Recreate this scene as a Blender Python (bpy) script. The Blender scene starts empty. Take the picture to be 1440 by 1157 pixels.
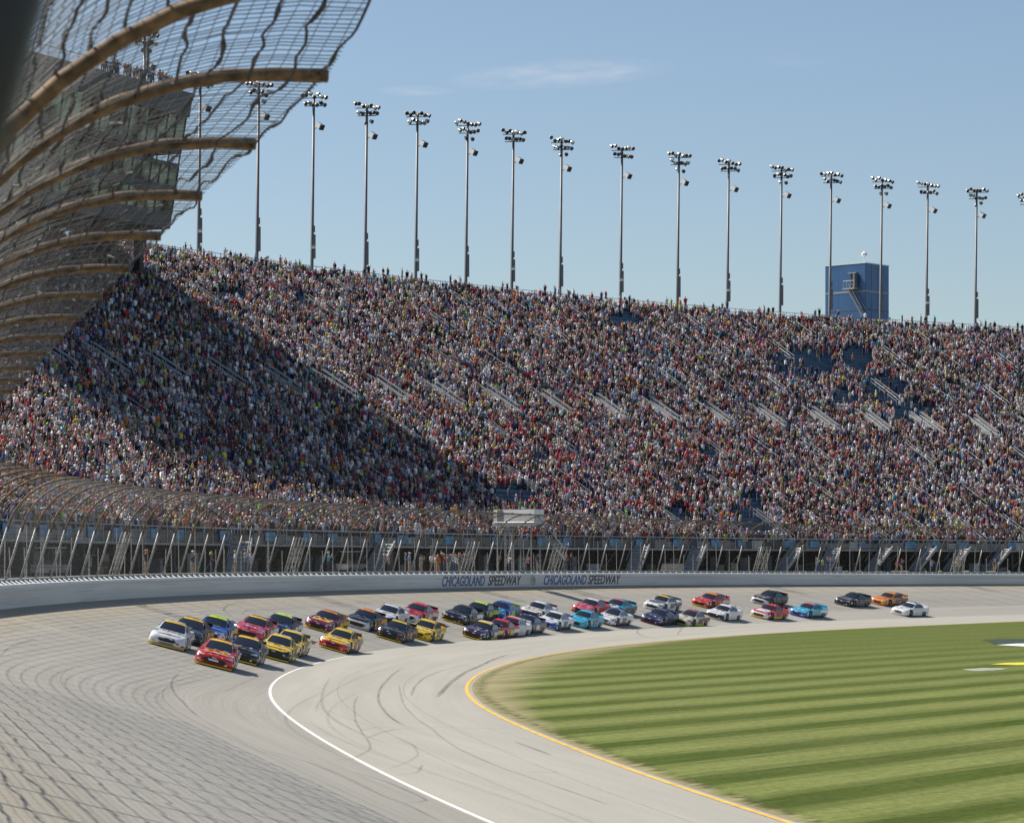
import bpy, bmesh, math, random
import numpy as np
from mathutils import Matrix, Vector

R = math.radians
rng = np.random.default_rng(7)
random.seed(7)
SC = bpy.context.scene
COL = SC.collection

# ------------------------------------------------------------------ camera, sky, sun, exposure
cam_d = bpy.data.cameras.new('camera')
cam = bpy.data.objects.new('camera', cam_d)
COL.objects.link(cam)
cam.location = (0, 0, 6.0)
cam.rotation_euler = (R(90), 0, 0)
cam_d.sensor_width = 36.0
cam_d.lens = 100.0
cam_d.shift_y = 211.5 / 1440.0
cam_d.clip_start = 0.5
cam_d.clip_end = 6000.0
cam_d.dof.use_dof = True
cam_d.dof.focus_distance = 210.0
cam_d.dof.aperture_fstop = 4.2
SC.camera = cam

SUN_TRAVEL = Vector((1.0, -0.38, -1.25)).normalized()
to_sun = -SUN_TRAVEL
elev = math.asin(to_sun.z)
azim = math.atan2(to_sun.x, to_sun.y)
sun_d = bpy.data.lights.new('sun', 'SUN')
sun_d.energy = 5.0
sun_d.angle = R(0.53)
sun_d.color = (1.0, 0.95, 0.87)
sun = bpy.data.objects.new('sun', sun_d)
COL.objects.link(sun)
sun.rotation_euler = SUN_TRAVEL.to_track_quat('-Z', 'Y').to_euler()
sun.location = (-60, 60, 120)

world = bpy.data.worlds.new('World')
SC.world = world
world.use_nodes = True
wn = world.node_tree
wn.nodes.clear()
w_out = wn.nodes.new('ShaderNodeOutputWorld')
w_bg = wn.nodes.new('ShaderNodeBackground')
w_sky = wn.nodes.new('ShaderNodeTexSky')
w_sky.sky_type = 'NISHITA'
w_sky.sun_disc = False
w_sky.sun_elevation = elev
w_sky.sun_rotation = azim
w_sky.altitude = 200
w_sky.air_density = 1.0
w_sky.dust_density = 0.9
w_sky.ozone_density = 1.7
w_bg.inputs['Strength'].default_value = 0.092


def wnode(t, **kw):
    n = wn.nodes.new(t)
    for k, v in kw.items():
        setattr(n, k, v)
    return n


# one thin wisp of high cloud, laid out by direction in the sky
tc = wnode('ShaderNodeTexCoord')
sep = wnode('ShaderNodeSeparateXYZ')
wn.links.new(tc.outputs['Generated'], sep.inputs[0])


def wmath(op, a, b=None, c=None):
    n = wnode('ShaderNodeMath', operation=op)
    for i, v in enumerate((a, b, c)):
        if v is None:
            continue
        if isinstance(v, (int, float)):
            n.inputs[i].default_value = v
        else:
            wn.links.new(v, n.inputs[i])
    return n.outputs[0]


tx = wmath('DIVIDE', sep.outputs[0], wmath('MAXIMUM', sep.outputs[1], 0.01))
tz = wmath('DIVIDE', sep.outputs[2], wmath('MAXIMUM', sep.outputs[1], 0.01))


def wisp(cx, cz, rx, rz, tilt, strength):
    ax = wmath('SUBTRACT', tx, cx)
    az_ = wmath('SUBTRACT', wmath('SUBTRACT', tz, cz), wmath('MULTIPLY', ax, tilt))
    e = wmath('ADD', wmath('POWER', wmath('ABSOLUTE', wmath('DIVIDE', ax, rx)), 2.0),
              wmath('POWER', wmath('ABSOLUTE', wmath('DIVIDE', az_, rz)), 2.0))
    m = wmath('MAXIMUM', wmath('SUBTRACT', 1.0, e), 0.0)
    comb = wnode('ShaderNodeCombineXYZ')
    wn.links.new(wmath('MULTIPLY', ax, 1.0), comb.inputs[0])
    wn.links.new(wmath('MULTIPLY', az_, 4.5), comb.inputs[1])
    nz = wnode('ShaderNodeTexNoise')
    nz.inputs['Scale'].default_value = 70.0
    nz.inputs['Detail'].default_value = 5.0
    wn.links.new(comb.outputs[0], nz.inputs['Vector'])
    k = wmath('MAXIMUM', wmath('MULTIPLY', wmath('SUBTRACT', nz.outputs['Fac'], 0.28), 2.4), 0.0)
    ahead = wmath('GREATER_THAN', sep.outputs[1], 0.02)
    return wmath('MULTIPLY', ahead, wmath('MULTIPLY', wmath('MULTIPLY', m, k), strength))


wm = wmath('ADD', wisp(0.017, 0.1715, 0.042, 0.0055, 0.06, 0.22), wisp(0.098, 0.176, 0.016, 0.0024, 0.0, 0.05))
wm = wmath('ADD', wm, wisp(-0.034, 0.1655, 0.015, 0.002, 0.0, 0.16))
wmix = wnode('ShaderNodeMixRGB')
wn.links.new(wm, wmix.inputs[0])
wn.links.new(w_sky.outputs[0], wmix.inputs[1])
wmix.inputs[2].default_value = (9.0, 8.6, 8.3, 1)
wn.links.new(wmix.outputs[0], w_bg.inputs['Color'])
wn.links.new(w_bg.outputs[0], w_out.inputs['Surface'])

SC.view_settings.view_transform = 'Standard'
SC.view_settings.look = 'None'
SC.view_settings.exposure = 0.29
SC.view_settings.gamma = 1.0
SC.view_settings.use_curve_mapping = False
SC.cycles.max_bounces = 5
SC.cycles.diffuse_bounces = 1
SC.cycles.transparent_max_bounces = 12
SC.cycles.use_denoising = True
SC.cycles.use_adaptive_sampling = True
SC.cycles.adaptive_threshold = 0.015

# ------------------------------------------------------------------ the course of the outer wall
# a path s (metres along the wall from beside the camera), w (metres from the wall toward the infield,
# negative behind the wall), z (height)
SS = np.arange(0, 460, 1.0)


def smooth(a, n=61):
    k = np.hanning(n)
    k /= k.sum()
    return np.convolve(np.pad(a, n // 2, mode='reflect', reflect_type='odd'), k, 'valid')


WK = [0, 120, 200, 300, 459]
_h = smooth(np.radians(np.interp(SS, [0, 60, 120, 180, 240, 300, 360, 459],
                                 [-15.0137, -12.6293, -7.0127, 6.1134, 18.3527, 30.915, 43.4374, 63.9867])))
_b = smooth(np.interp(SS, [0, 100, 200, 300, 459], [3.6515, 3.4097, 3.7397, 3.63, 2.8473]))
_ww = smooth(np.interp(SS, WK, [15.4937, 14.2721, 13.2169, 16.2668, 16.7217]))
_wy = smooth(np.interp(SS, WK, [20.5791, 22.7669, 26.1799, 33.581, 34.28]))
S = np.arange(-40, 600, 1.0)


def ext(a):
    return np.interp(S, SS, a)


H_ = ext(_h)
B_ = ext(_b)
WW_ = ext(_ww)
WY_ = ext(_wy)
_dx = np.sin((H_[1:] + H_[:-1]) / 2)
_dy = np.cos((H_[1:] + H_[:-1]) / 2)
PX = np.concatenate([[0], np.cumsum(_dx)])
PY = np.concatenate([[0], np.cumsum(_dy)])
PX += 0.2948 - np.interp(0, S, PX)
PY += 0.0 - np.interp(0, S, PY)
NX, NY = np.cos(H_), -np.sin(H_)
_bulge = 1.9 * np.exp(-((S - 105) / 26.0) ** 2)
PX -= _bulge
WW_ = WW_ + _bulge
WY_ = WY_ + _bulge - 0.26 * np.exp(-((S - 60) / 28.0) ** 2)
WW_ = WW_ - 0.20 * np.exp(-((S - 60) / 28.0) ** 2)


def IP(s, a):
    return np.interp(s, S, a)


def PT(s, w, z):
    return np.stack([IP(s, PX) + IP(s, NX) * w, IP(s, PY) + IP(s, NY) * w,
                     np.broadcast_to(z, np.shape(s + w * 0.0)) * 1.0], -1)


def bank(s, w):
    """height of the racing surface"""
    ww = IP(s, WW_)
    return IP(s, B_) * np.clip(1 - w / ww, 0, 1)


def proj(p):
    return 720 + 4000 * p[..., 0] / p[..., 1], 790 - 4000 * (p[..., 2] - 6.0) / p[..., 1]


_gs, _gw = np.meshgrid(np.arange(10, 459, 0.4), np.arange(0, 60, 0.2), indexing='ij')
_gu, _gv = proj(PT(_gs, _gw, bank(_gs, _gw)))


def on_track(u, v):
    """the spot (s, w) of the paving that the photograph shows at u, v"""
    i = np.argmin((_gu - u) ** 2 + (2 * (_gv - v)) ** 2)
    return float(_gs.flat[i]), float(_gw.flat[i])


# grandstand numbers
SD0, SZ0, TREAD, NROW, RISE = 8.5, 7.9, 0.85, 66, 0.507
STOP = SD0 + NROW * TREAD
ZTOP = SZ0 + NROW * RISE
AIS0, AISD = 317.0, 9.4


def stand_z(D):
    return SZ0 + np.floor((D - SD0) / TREAD) * RISE


# ------------------------------------------------------------------ helpers
def tag(o, label=None, cat=None, group=None, kind=None):
    if label:
        o['label'] = label
    if cat:
        o['category'] = cat
    if group:
        o['group'] = group
    if kind:
        o['kind'] = kind
    return o


def empty(name, loc=(0, 0, 0), **kw):
    o = bpy.data.objects.new(name, None)
    o.location = loc
    o.empty_display_size = 0.5
    COL.objects.link(o)
    return tag(o, **kw)


class MB:
    """collects shapes, builds them as one mesh"""

    def __init__(self):
        self.v = []
        self.f = []
        self.m = []

    def add(self, verts, faces, mi=0):
        n = len(self.v)
        self.v += [tuple(map(float, q)) for q in verts]
        self.f += [tuple(n + i for i in q) for q in faces]
        self.m += [mi] * len(faces)
        return self

    def box(self, c, s, rot=None, mi=0):
        hx, hy, hz = s[0] / 2, s[1] / 2, s[2] / 2
        vs = [Vector((x, y, z)) for x in (-hx, hx) for y in (-hy, hy) for z in (-hz, hz)]
        if rot is not None:
            vs = [rot @ q for q in vs]
        vs = [q + Vector(c) for q in vs]
        return self.add(vs, [(0, 1, 3, 2), (4, 6, 7, 5), (0, 4, 5, 1), (2, 3, 7, 6), (0, 2, 6, 4), (1, 5, 7, 3)], mi)

    def tube(self, pts, r, n=6, mi=0, caps=True):
        pts = [Vector(q) for q in pts]
        rs = r if isinstance(r, (list, tuple, np.ndarray)) else [r] * len(pts)
        base = len(self.v)
        prev = None
        for i, q in enumerate(pts):
            a = pts[max(i - 1, 0)]
            b2 = pts[min(i + 1, len(pts) - 1)]
            t = (b2 - a).normalized()
            if prev is None:
                up = Vector((0, 0, 1)) if abs(t.z) < 0.95 else Vector((0, 1, 0))
                x = t.cross(up).normalized()
            else:
                x = (prev - t * prev.dot(t)).normalized()
            prev = x
            y = t.cross(x)
            for k in range(n):
                a_ = 2 * math.pi * k / n
                self.v.append(tuple(q + (x * math.cos(a_) + y * math.sin(a_)) * rs[i]))
        for i in range(len(pts) - 1):
            for k in range(n):
                k2 = (k + 1) % n
                self.f.append((base + i * n + k, base + i * n + k2, base + (i + 1) * n + k2, base + (i + 1) * n + k))
                self.m.append(mi)
        if caps:
            self.f.append(tuple(base + k for k in range(n))[::-1])
            self.f.append(tuple(base + (len(pts) - 1) * n + k for k in range(n)))
            self.m += [mi, mi]
        return self

    def mesh(self, name, mats, smooth_=False):
        me = bpy.data.meshes.new(name)
        me.from_pydata(self.v, [], self.f)
        for m in (mats if isinstance(mats, (list, tuple)) else [mats]):
            me.materials.append(m)
        me.polygons.foreach_set('material_index', self.m)
        if smooth_:
            me.polygons.foreach_set('use_smooth', [True] * len(me.polygons))
        me.update()
        return me

    def build(self, name, mats, parent=None, smooth_=False):
        return link(name, self.mesh(name, mats, smooth_), parent)


def link(name, me, parent=None, loc=None):
    o = bpy.data.objects.new(name, me)
    COL.objects.link(o)
    if parent is not None:
        o.parent = parent
    if loc is not None:
        o.location = loc
    return o


def copy_tree(o, parent=None):
    c = o.copy()
    COL.objects.link(c)
    c.parent = parent
    for ch in [q for q in ALLKIDS.get(o.name, [])]:
        copy_tree(ch, c)
    return c


ALLKIDS = {}


def note_kids(o):
    ALLKIDS[o.name] = list(o.children)
    for ch in o.children:
        note_kids(ch)


def np_grid(P, mat, name, parent=None, uv=None, smooth_=True):
    """mesh from an (n, m, 3) array"""
    n, m = P.shape[:2]
    me = bpy.data.meshes.new(name)
    idx = np.arange(n * m).reshape(n, m)
    f = np.stack([idx[:-1, :-1], idx[1:, :-1], idx[1:, 1:], idx[:-1, 1:]], -1).reshape(-1, 4)
    me.vertices.add(n * m)
    me.vertices.foreach_set('co', P.reshape(-1).astype(np.float32))
    me.loops.add(f.size)
    me.loops.foreach_set('vertex_index', f.reshape(-1).astype(np.int32))
    me.polygons.add(len(f))
    me.polygons.foreach_set('loop_start', (np.arange(len(f)) * 4).astype(np.int32))
    me.polygons.foreach_set('use_smooth', np.full(len(f), smooth_))
    if uv is not None:
        l = me.uv_layers.new(name='path')
        l.data.foreach_set('uv', uv.reshape(-1, 2)[f.reshape(-1)].reshape(-1).astype(np.float32))
    me.materials.append(mat)
    me.update(calc_edges=True)
    me.validate()
    return link(name, me, parent)


def strip(s, ws, zs, mat, name, parent=None, closed=False):
    """sweep a profile (w_j, z_j) along the path; zs may depend on s (callable)"""
    s = np.asarray(s, float)
    rows = []
    prof = list(zip(ws, zs)) + ([(ws[0], zs[0])] if closed else [])
    for w, z in prof:
        zz = z(s) if callable(z) else np.full(len(s), float(z))
        rows.append(PT(s, np.full(len(s), float(w)), zz))
    P = np.stack(rows, 1)
    uv = np.stack(np.broadcast_arrays(s[:, None], np.arange(len(prof))[None, :] * 1.0), -1)
    return np_grid(P, mat, name, parent, uv, smooth_=False)


# ------------------------------------------------------------------ materials
def new_mat(name):
    m = bpy.data.materials.new(name)
    m.use_nodes = True
    nt = m.node_tree
    bs = nt.nodes['Principled BSDF']
    return m, nt, bs


def mat(name, col, rough=0.6, metal=0.0, var=0.12, scale=3.0, objcol=False, coat=0.0, spec=None, bump=0.0):
    m, nt, bs = new_mat(name)
    tcn = nt.nodes.new('ShaderNodeTexCoord')
    nz = nt.nodes.new('ShaderNodeTexNoise')
    nz.inputs['Scale'].default_value = scale
    nz.inputs['Detail'].default_value = 4
    nt.links.new(tcn.outputs['Object'], nz.inputs['Vector'])
    mr = nt.nodes.new('ShaderNodeMapRange')
    mr.inputs['From Min'].default_value = 0.3
    mr.inputs['From Max'].default_value = 0.7
    mr.inputs['To Min'].default_value = 1 - var
    mr.inputs['To Max'].default_value = 1 + var
    nt.links.new(nz.outputs['Fac'], mr.inputs['Value'])
    mx = nt.nodes.new('ShaderNodeVectorMath')
    mx.operation = 'SCALE'
    if objcol:
        oi = nt.nodes.new('ShaderNodeObjectInfo')
        nt.links.new(oi.outputs['Color'], mx.inputs[0])
    else:
        mx.inputs[0].default_value = col[:3]
    nt.links.new(mr.outputs[0], mx.inputs['Scale'])
    nt.links.new(mx.outputs[0], bs.inputs['Base Color'])
    bs.inputs['Roughness'].default_value = rough
    bs.inputs['Metallic'].default_value = metal
    bs.inputs['Coat Weight'].default_value = coat
    bs.inputs['Coat Roughness'].default_value = 0.08
    if spec is not None:
        bs.inputs['Specular IOR Level'].default_value = spec
    if bump:
        bp = nt.nodes.new('ShaderNodeBump')
        bp.inputs['Strength'].default_value = bump
        nt.links.new(nz.outputs['Fac'], bp.inputs['Height'])
        nt.links.new(bp.outputs[0], bs.inputs['Normal'])
    return m


M = {}
M['steel'] = mat('galvanised_steel', (0.36, 0.35, 0.33), 0.5, 0.3, 0.25, 6)
M['rust'] = mat('weathered_arm_paint', (0.165, 0.098, 0.042), 0.75, 0.0, 0.6, 9)
M['wire'] = mat('fence_wire', (0.035, 0.033, 0.03), 0.6, 0.3, 0.2, 6)
M['cable'] = mat('fence_cable', (0.025, 0.024, 0.025), 0.6, 0.2, 0.3, 6)
M['mesh_grey'] = mat('mesh_grey', (0.17, 0.165, 0.155), 0.6, 0.2, 0.2, 6)
M['concrete'] = mat('concrete', (0.36, 0.34, 0.30), 0.85, 0, 0.18, 0.6, bump=0.1)
M['deck'] = mat('stand_concrete', (0.20, 0.20, 0.20), 0.85, 0, 0.25, 0.5)
M['bench'] = mat('blue_bench', (0.045, 0.115, 0.20), 0.5, 0, 0.25, 0.8)
M['rail'] = mat('aluminium_rail', (0.42, 0.42, 0.41), 0.4, 0.3, 0.1, 2)
M['slab'] = mat('pale_stair_metal', (0.34, 0.34, 0.33), 0.6, 0.2, 0.2, 1.5)
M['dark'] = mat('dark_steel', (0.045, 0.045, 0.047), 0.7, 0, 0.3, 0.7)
M['fascia'] = mat('grey_fascia_mesh', (0.19, 0.195, 0.20), 0.7, 0, 0.3, 0.9)
M['banner'] = mat('blue_banner', (0.08, 0.22, 0.38), 0.6, 0, 0.35, 0.9)
M['box_grey'] = mat('press_box_cladding', (0.105, 0.118, 0.145), 0.6, 0.1, 0.15, 0.4)
M['mullion'] = mat('dark_mullion', (0.03, 0.03, 0.03), 0.6, 0, 0.2, 1)
M['pole'] = mat('pole_steel', (0.15, 0.15, 0.155), 0.5, 0.3, 0.15, 0.5)
M['lamp'] = mat('lamp_housing', (0.40, 0.39, 0.37), 0.4, 0.4, 0.15, 2)
M['lampface'] = mat('lamp_glass', (0.04, 0.045, 0.05), 0.2, 0.2, 0.1, 2)
M['white'] = mat('white_paint', (0.78, 0.78, 0.76), 0.5, 0, 0.06, 1)
M['black'] = mat('black_paint', (0.015, 0.015, 0.017), 0.45, 0, 0.1, 2)
M['tower_blue'] = mat('blue_tower_panel', (0.06, 0.135, 0.28), 0.35, 0.35, 0.08, 0.4)
M['paint'] = mat('car_paint', (1, 1, 1), 0.35, 0.0, 0.07, 2.2, objcol=True, coat=0.6)
t_ = M['paint'].node_tree
_bs = t_.nodes['Principled BSDF']
_src = _bs.inputs['Base Color'].links[0].from_socket
_tc = t_.nodes.new('ShaderNodeTexCoord')
_oi = t_.nodes.new('ShaderNodeObjectInfo')
_ad = t_.nodes.new('ShaderNodeVectorMath')
_ad.operation = 'ADD'
_sc = t_.nodes.new('ShaderNodeVectorMath')
_sc.operation = 'MULTIPLY'
_sc.inputs[1].default_value = (3.6, 2.2, 6.5)
t_.links.new(_tc.outputs['Object'], _sc.inputs[0])
t_.links.new(_sc.outputs[0], _ad.inputs[0])
_mm = t_.nodes.new('ShaderNodeMath')
_mm.operation = 'MULTIPLY'
_mm.inputs[1].default_value = 37.0
t_.links.new(_oi.outputs['Random'], _mm.inputs[0])
_cb = t_.nodes.new('ShaderNodeCombineXYZ')
t_.links.new(_mm.outputs[0], _cb.inputs[1])
t_.links.new(_cb.outputs[0], _ad.inputs[1])
_vo = t_.nodes.new('ShaderNodeTexVoronoi')
_vo.distance = 'CHEBYCHEV'
_vo.inputs['Scale'].default_value = 1.0
t_.links.new(_ad.outputs[0], _vo.inputs['Vector'])
_sp = t_.nodes.new('ShaderNodeSeparateColor')
t_.links.new(_vo.outputs['Color'], _sp.inputs[0])
_gt = t_.nodes.new('ShaderNodeMath')
_gt.operation = 'GREATER_THAN'
_gt.inputs[1].default_value = 0.70
t_.links.new(_sp.outputs[0], _gt.inputs[0])
_lt = t_.nodes.new('ShaderNodeMath')
_lt.operation = 'LESS_THAN'
_lt.inputs[1].default_value = 0.30
t_.links.new(_vo.outputs['Distance'], _lt.inputs[0])
_an = t_.nodes.new('ShaderNodeMath')
_an.operation = 'MULTIPLY'
t_.links.new(_gt.outputs[0], _an.inputs[0])
t_.links.new(_lt.outputs[0], _an.inputs[1])
_rp = t_.nodes.new('ShaderNodeValToRGB')
_rp.color_ramp.interpolation = 'CONSTANT'
_rp.color_ramp.elements[0].color = (.7, .7, .7, 1)
_rp.color_ramp.elements[1].color = (.02, .02, .02, 1)
_rp.color_ramp.elements[1].position = .45
_e = _rp.color_ramp.elements.new(.72)
_e.color = (.6, .4, .03, 1)
_e = _rp.color_ramp.elements.new(.86)
_e.color = (.5, .02, .02, 1)
t_.links.new(_sp.outputs[1], _rp.inputs[0])
_mx = t_.nodes.new('ShaderNodeMixRGB')
t_.links.new(_an.outputs[0], _mx.inputs[0])
t_.links.new(_src, _mx.inputs[1])
t_.links.new(_rp.outputs[0], _mx.inputs[2])
t_.links.new(_mx.outputs[0], _bs.inputs['Base Color'])
M['decal'] = mat('car_decal', (1, 1, 1), 0.45, 0, 0.12, 6, objcol=True, coat=0.3)
M['carglass'] = mat('car_glass', (0.012, 0.015, 0.022), 0.12, 0, 0.2, 2, coat=0.5)
M['tyre'] = mat('tyre_rubber', (0.02, 0.02, 0.02), 0.8, 0, 0.2, 8)
M['rim'] = mat('wheel_rim', (0.10, 0.10, 0.11), 0.4, 0.6, 0.1, 8)
M['skin'] = mat('skin', (0.42, 0.24, 0.16), 0.6, 0, 0.1, 4)
M['shirt'] = mat('shirt_cloth', (1, 1, 1), 0.85, 0, 0.12, 8, objcol=True)
M['jeans'] = mat('denim', (0.05, 0.08, 0.15), 0.85, 0, 0.15, 8)
M['khaki'] = mat('khaki_cloth', (0.32, 0.26, 0.17), 0.85, 0, 0.12, 8)
M['blackcloth'] = mat('dark_cloth', (0.025, 0.025, 0.03), 0.85, 0, 0.12, 8)
M['hair'] = mat('hair', (1, 1, 1), 0.7, 0, 0.2, 12, objcol=True)
M['text_blue'] = mat('blue_lettering', (0.035, 0.07, 0.24), 0.5, 0, 0.1, 3)
M['text_black'] = mat('black_lettering', (0.02, 0.02, 0.02), 0.5, 0, 0.1, 3)
M['gold'] = mat('emblem_gold', (0.30, 0.26, 0.16), 0.5, 0, 0.2, 5)
M['yellowline'] = mat('yellow_road_paint', (0.72, 0.42, 0.06), 0.7, 0, 0.25, 1.3)
M['whiteline'] = mat('white_road_paint', (0.80, 0.79, 0.76), 0.7, 0, 0.08, 1.0)

# glass of the press box: bluish green reflective
gm, gnt, gbs = new_mat('tinted_window')
gbs.inputs['Base Color'].default_value = (0.05, 0.10, 0.11, 1)
gbs.inputs['Roughness'].default_value = 0.06
gbs.inputs['Metallic'].default_value = 0.55
gbs.inputs['Specular IOR Level'].default_value = 0.9
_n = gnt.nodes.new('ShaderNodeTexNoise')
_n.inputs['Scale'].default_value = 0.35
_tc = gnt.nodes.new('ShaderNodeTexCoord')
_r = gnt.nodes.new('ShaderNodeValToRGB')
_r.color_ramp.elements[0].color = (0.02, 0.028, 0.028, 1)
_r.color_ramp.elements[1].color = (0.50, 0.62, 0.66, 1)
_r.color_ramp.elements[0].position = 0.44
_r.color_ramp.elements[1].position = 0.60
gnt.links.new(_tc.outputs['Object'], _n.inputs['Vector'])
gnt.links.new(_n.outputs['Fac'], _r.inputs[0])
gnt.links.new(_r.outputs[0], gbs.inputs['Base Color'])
M['glass'] = gm


class NT:
    """tiny node builder"""

    def __init__(self, name):
        self.m, self.nt, self.bs = new_mat(name)
        self.L = self.nt.links

    def n(self, t, **kw):
        q = self.nt.nodes.new(t)
        for k, v in kw.items():
            setattr(q, k, v)
        return q

    def math(self, op, a, b=None, c=None):
        q = self.n('ShaderNodeMath', operation=op)
        for i, v in enumerate((a, b, c)):
            if v is None:
                continue
            if isinstance(v, (int, float)):
                q.inputs[i].default_value = v
            else:
                self.L.new(v, q.inputs[i])
        return q.outputs[0]

    def uv(self, sx, sy, off=0.0):
        t = self.n('ShaderNodeUVMap', uv_map='path')
        mp = self.n('ShaderNodeMapping')
        mp.inputs['Scale'].default_value = (sx, sy, 1)
        mp.inputs['Location'].default_value = (off, off * 1.7, 0)
        self.L.new(t.outputs[0], mp.inputs['Vector'])
        return mp.outputs[0]

    def noise(self, vec, scale=1.0, detail=4, rough=0.55, lo=None, hi=None, a=0.0, b=1.0):
        q = self.n('ShaderNodeTexNoise')
        q.inputs['Scale'].default_value = scale
        q.inputs['Detail'].default_value = detail
        q.inputs['Roughness'].default_value = rough
        self.L.new(vec, q.inputs['Vector'])
        if lo is None:
            return q.outputs['Fac']
        return self.maprange(q.outputs['Fac'], lo, hi, a, b)

    def maprange(self, v, lo, hi, a, b):
        q = self.n('ShaderNodeMapRange')
        q.clamp = True
        self.L.new(v, q.inputs['Value'])
        for k, x in zip(('From Min', 'From Max', 'To Min', 'To Max'), (lo, hi, a, b)):
            q.inputs[k].default_value = x
        return q.outputs[0]

    def mix(self, fac, a, b, mode='MIX'):
        q = self.n('ShaderNodeMixRGB', blend_type=mode)
        for i, v in enumerate((fac, a, b)):
            if isinstance(v, (int, float)):
                q.inputs[i].default_value = v
            elif isinstance(v, tuple):
                q.inputs[i].default_value = (*v, 1)
            else:
                self.L.new(v, q.inputs[i])
        return q.outputs[0]


# racing surface
t = NT('weathered_asphalt')
uvn = t.n('ShaderNodeUVMap', uv_map='path')
sx = t.n('ShaderNodeSeparateXYZ')
t.L.new(uvn.outputs[0], sx.inputs[0])
W_ = sx.outputs[1]
c = t.mix(t.noise(t.uv(0.03, 0.5), 1.0, 5, 0.6, 0.3, 0.7), (0.322, 0.298, 0.250), (0.390, 0.364, 0.310))
c = t.mix(t.noise(t.uv(0.012, 3.2, 5), 1.0, 3, 0.7, 0.35, 0.68, 0.0, 0.35), c, (0.255, 0.240, 0.207))
c = t.mix(t.noise(t.uv(0.06, 9.0, 9), 1.0, 2, 0.6, 0.45, 0.72, 0.0, 0.30), c, (0.225, 0.212, 0.185))
# browner dusty strip up against the wall
dust = t.math('MULTIPLY', t.maprange(W_, 0.5, 4.2, 1.0, 0.0), t.noise(t.uv(0.05, 0.8, 3), 1.0, 5, 0.6, 0.32, 0.6, 0.25, 1.0))
c = t.mix(t.math('MULTIPLY', dust, 0.75), c, (0.40, 0.32, 0.20))
# darker groove where the cars run
g1 = t.maprange(t.math('ABSOLUTE', t.math('SUBTRACT', W_, 9.0)), 0.5, 4.5, 1.0, 0.0)
c = t.mix(t.math('MULTIPLY', g1, 0.22), c, (0.20, 0.195, 0.185))
fine = t.noise(t.uv(1.6, 2.2), 4.0, 6, 0.7, 0.3, 0.7, 0.9, 1.1)
c = t.mix(1.0, c, fine, 'MULTIPLY')
t.L.new(c, t.bs.inputs['Base Color'])
t.bs.inputs['Roughness'].default_value = 0.85
t.bs.inputs['Specular IOR Level'].default_value = 0.3
M['asphalt'] = t.m

t = NT('apron_asphalt')
c = t.mix(t.noise(t.uv(0.03, 0.35), 1.0, 5, 0.6, 0.3, 0.7), (0.322, 0.300, 0.252), (0.388, 0.362, 0.306))
c = t.mix(t.noise(t.uv(0.02, 2.6, 4), 1.0, 3, 0.6, 0.42, 0.7, 0.0, 0.22), c, (0.27, 0.26, 0.235))
fine = t.noise(t.uv(1.6, 2.2), 4.0, 6, 0.7, 0.3, 0.7, 0.93, 1.07)
c = t.mix(1.0, c, fine, 'MULTIPLY')
t.L.new(c, t.bs.inputs['Base Color'])
t.bs.inputs['Roughness'].default_value = 0.85
t.bs.inputs['Specular IOR Level'].default_value = 0.3
M['apron'] = t.m

# infield grass with mowing bands (the mower laid the blades one way then the other)
t = NT('mown_grass')
geo = t.n('ShaderNodeNewGeometry')
gx = t.n('ShaderNodeSeparateXYZ')
t.L.new(geo.outputs['Position'], gx.inputs[0])
TH = R(35.0)
q = t.math('ADD', t.math('MULTIPLY', gx.outputs[0], math.cos(TH)), t.math('MULTIPLY', gx.outputs[1], -math.sin(TH)))
along = t.math('ADD', t.math('MULTIPLY', gx.outputs[0], math.sin(TH)), t.math('MULTIPLY', gx.outputs[1], math.cos(TH)))
cv = t.n('ShaderNodeCombineXYZ')
t.L.new(t.math('MULTIPLY', along, 0.02), cv.inputs[0])
t.L.new(t.math('MULTIPLY', q, 0.25), cv.inputs[1])
wob = t.math('MULTIPLY', t.math('SUBTRACT', t.noise(cv.outputs[0], 1.0, 3), 0.5), 1.5)
_c = t.n('ShaderNodeCombineXYZ')
t.L.new(t.math('MULTIPLY', along, 0.09), _c.inputs[0])
t.L.new(t.math('MULTIPLY', q, 1.5), _c.inputs[1])
t.c1pre = _c.outputs[0]
ph = t.math('MULTIPLY', t.math('ADD', t.math('ADD', q, 29.9), wob), 2 * math.pi / 5.15)
band = t.math('COSINE', ph)
fineband = t.math('MULTIPLY', t.math('COSINE', t.math('MULTIPLY', ph, 3.0)), 0.34)
band = t.math('ADD', band, t.math('ADD', fineband, t.math('MULTIPLY', t.math('SUBTRACT', t.noise(t.c1pre, 1.0, 5, 0.65), 0.5), 0.9)))
band = t.maprange(band, -0.22, 0.30, 0.0, 1.0)
far = t.maprange(gx.outputs[1], 120, 215, 0.0, 0.88)
band = t.math('ADD', t.math('MULTIPLY', band, t.math('SUBTRACT', 1.0, far)), t.math('MULTIPLY', far, 0.66))
c1 = t.n('ShaderNodeCombineXYZ')
t.L.new(t.math('MULTIPLY', along, 0.12), c1.inputs[0])
t.L.new(t.math('MULTIPLY', q, 2.2), c1.inputs[1])
str_ = t.noise(c1.outputs[0], 1.0, 5, 0.65, 0.3, 0.7)
light = t.mix(str_, (0.142, 0.168, 0.040), (0.192, 0.212, 0.068))
darkg = t.mix(str_, (0.036, 0.060, 0.004), (0.070, 0.098, 0.012))
c = t.mix(band, light, darkg)
big = t.noise(geo.outputs['Position'], 0.06, 4, 0.6, 0.35, 0.65, 0.0, 0.35)
c = t.mix(big, c, (0.13, 0.135, 0.045))
blade = t.noise(geo.outputs['Position'], 3.2, 8, 0.85, 0.34, 0.66, 0.60, 1.40)
c = t.mix(1.0, c, blade, 'MULTIPLY')
uvn = t.n('ShaderNodeUVMap', uv_map='path')
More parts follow.
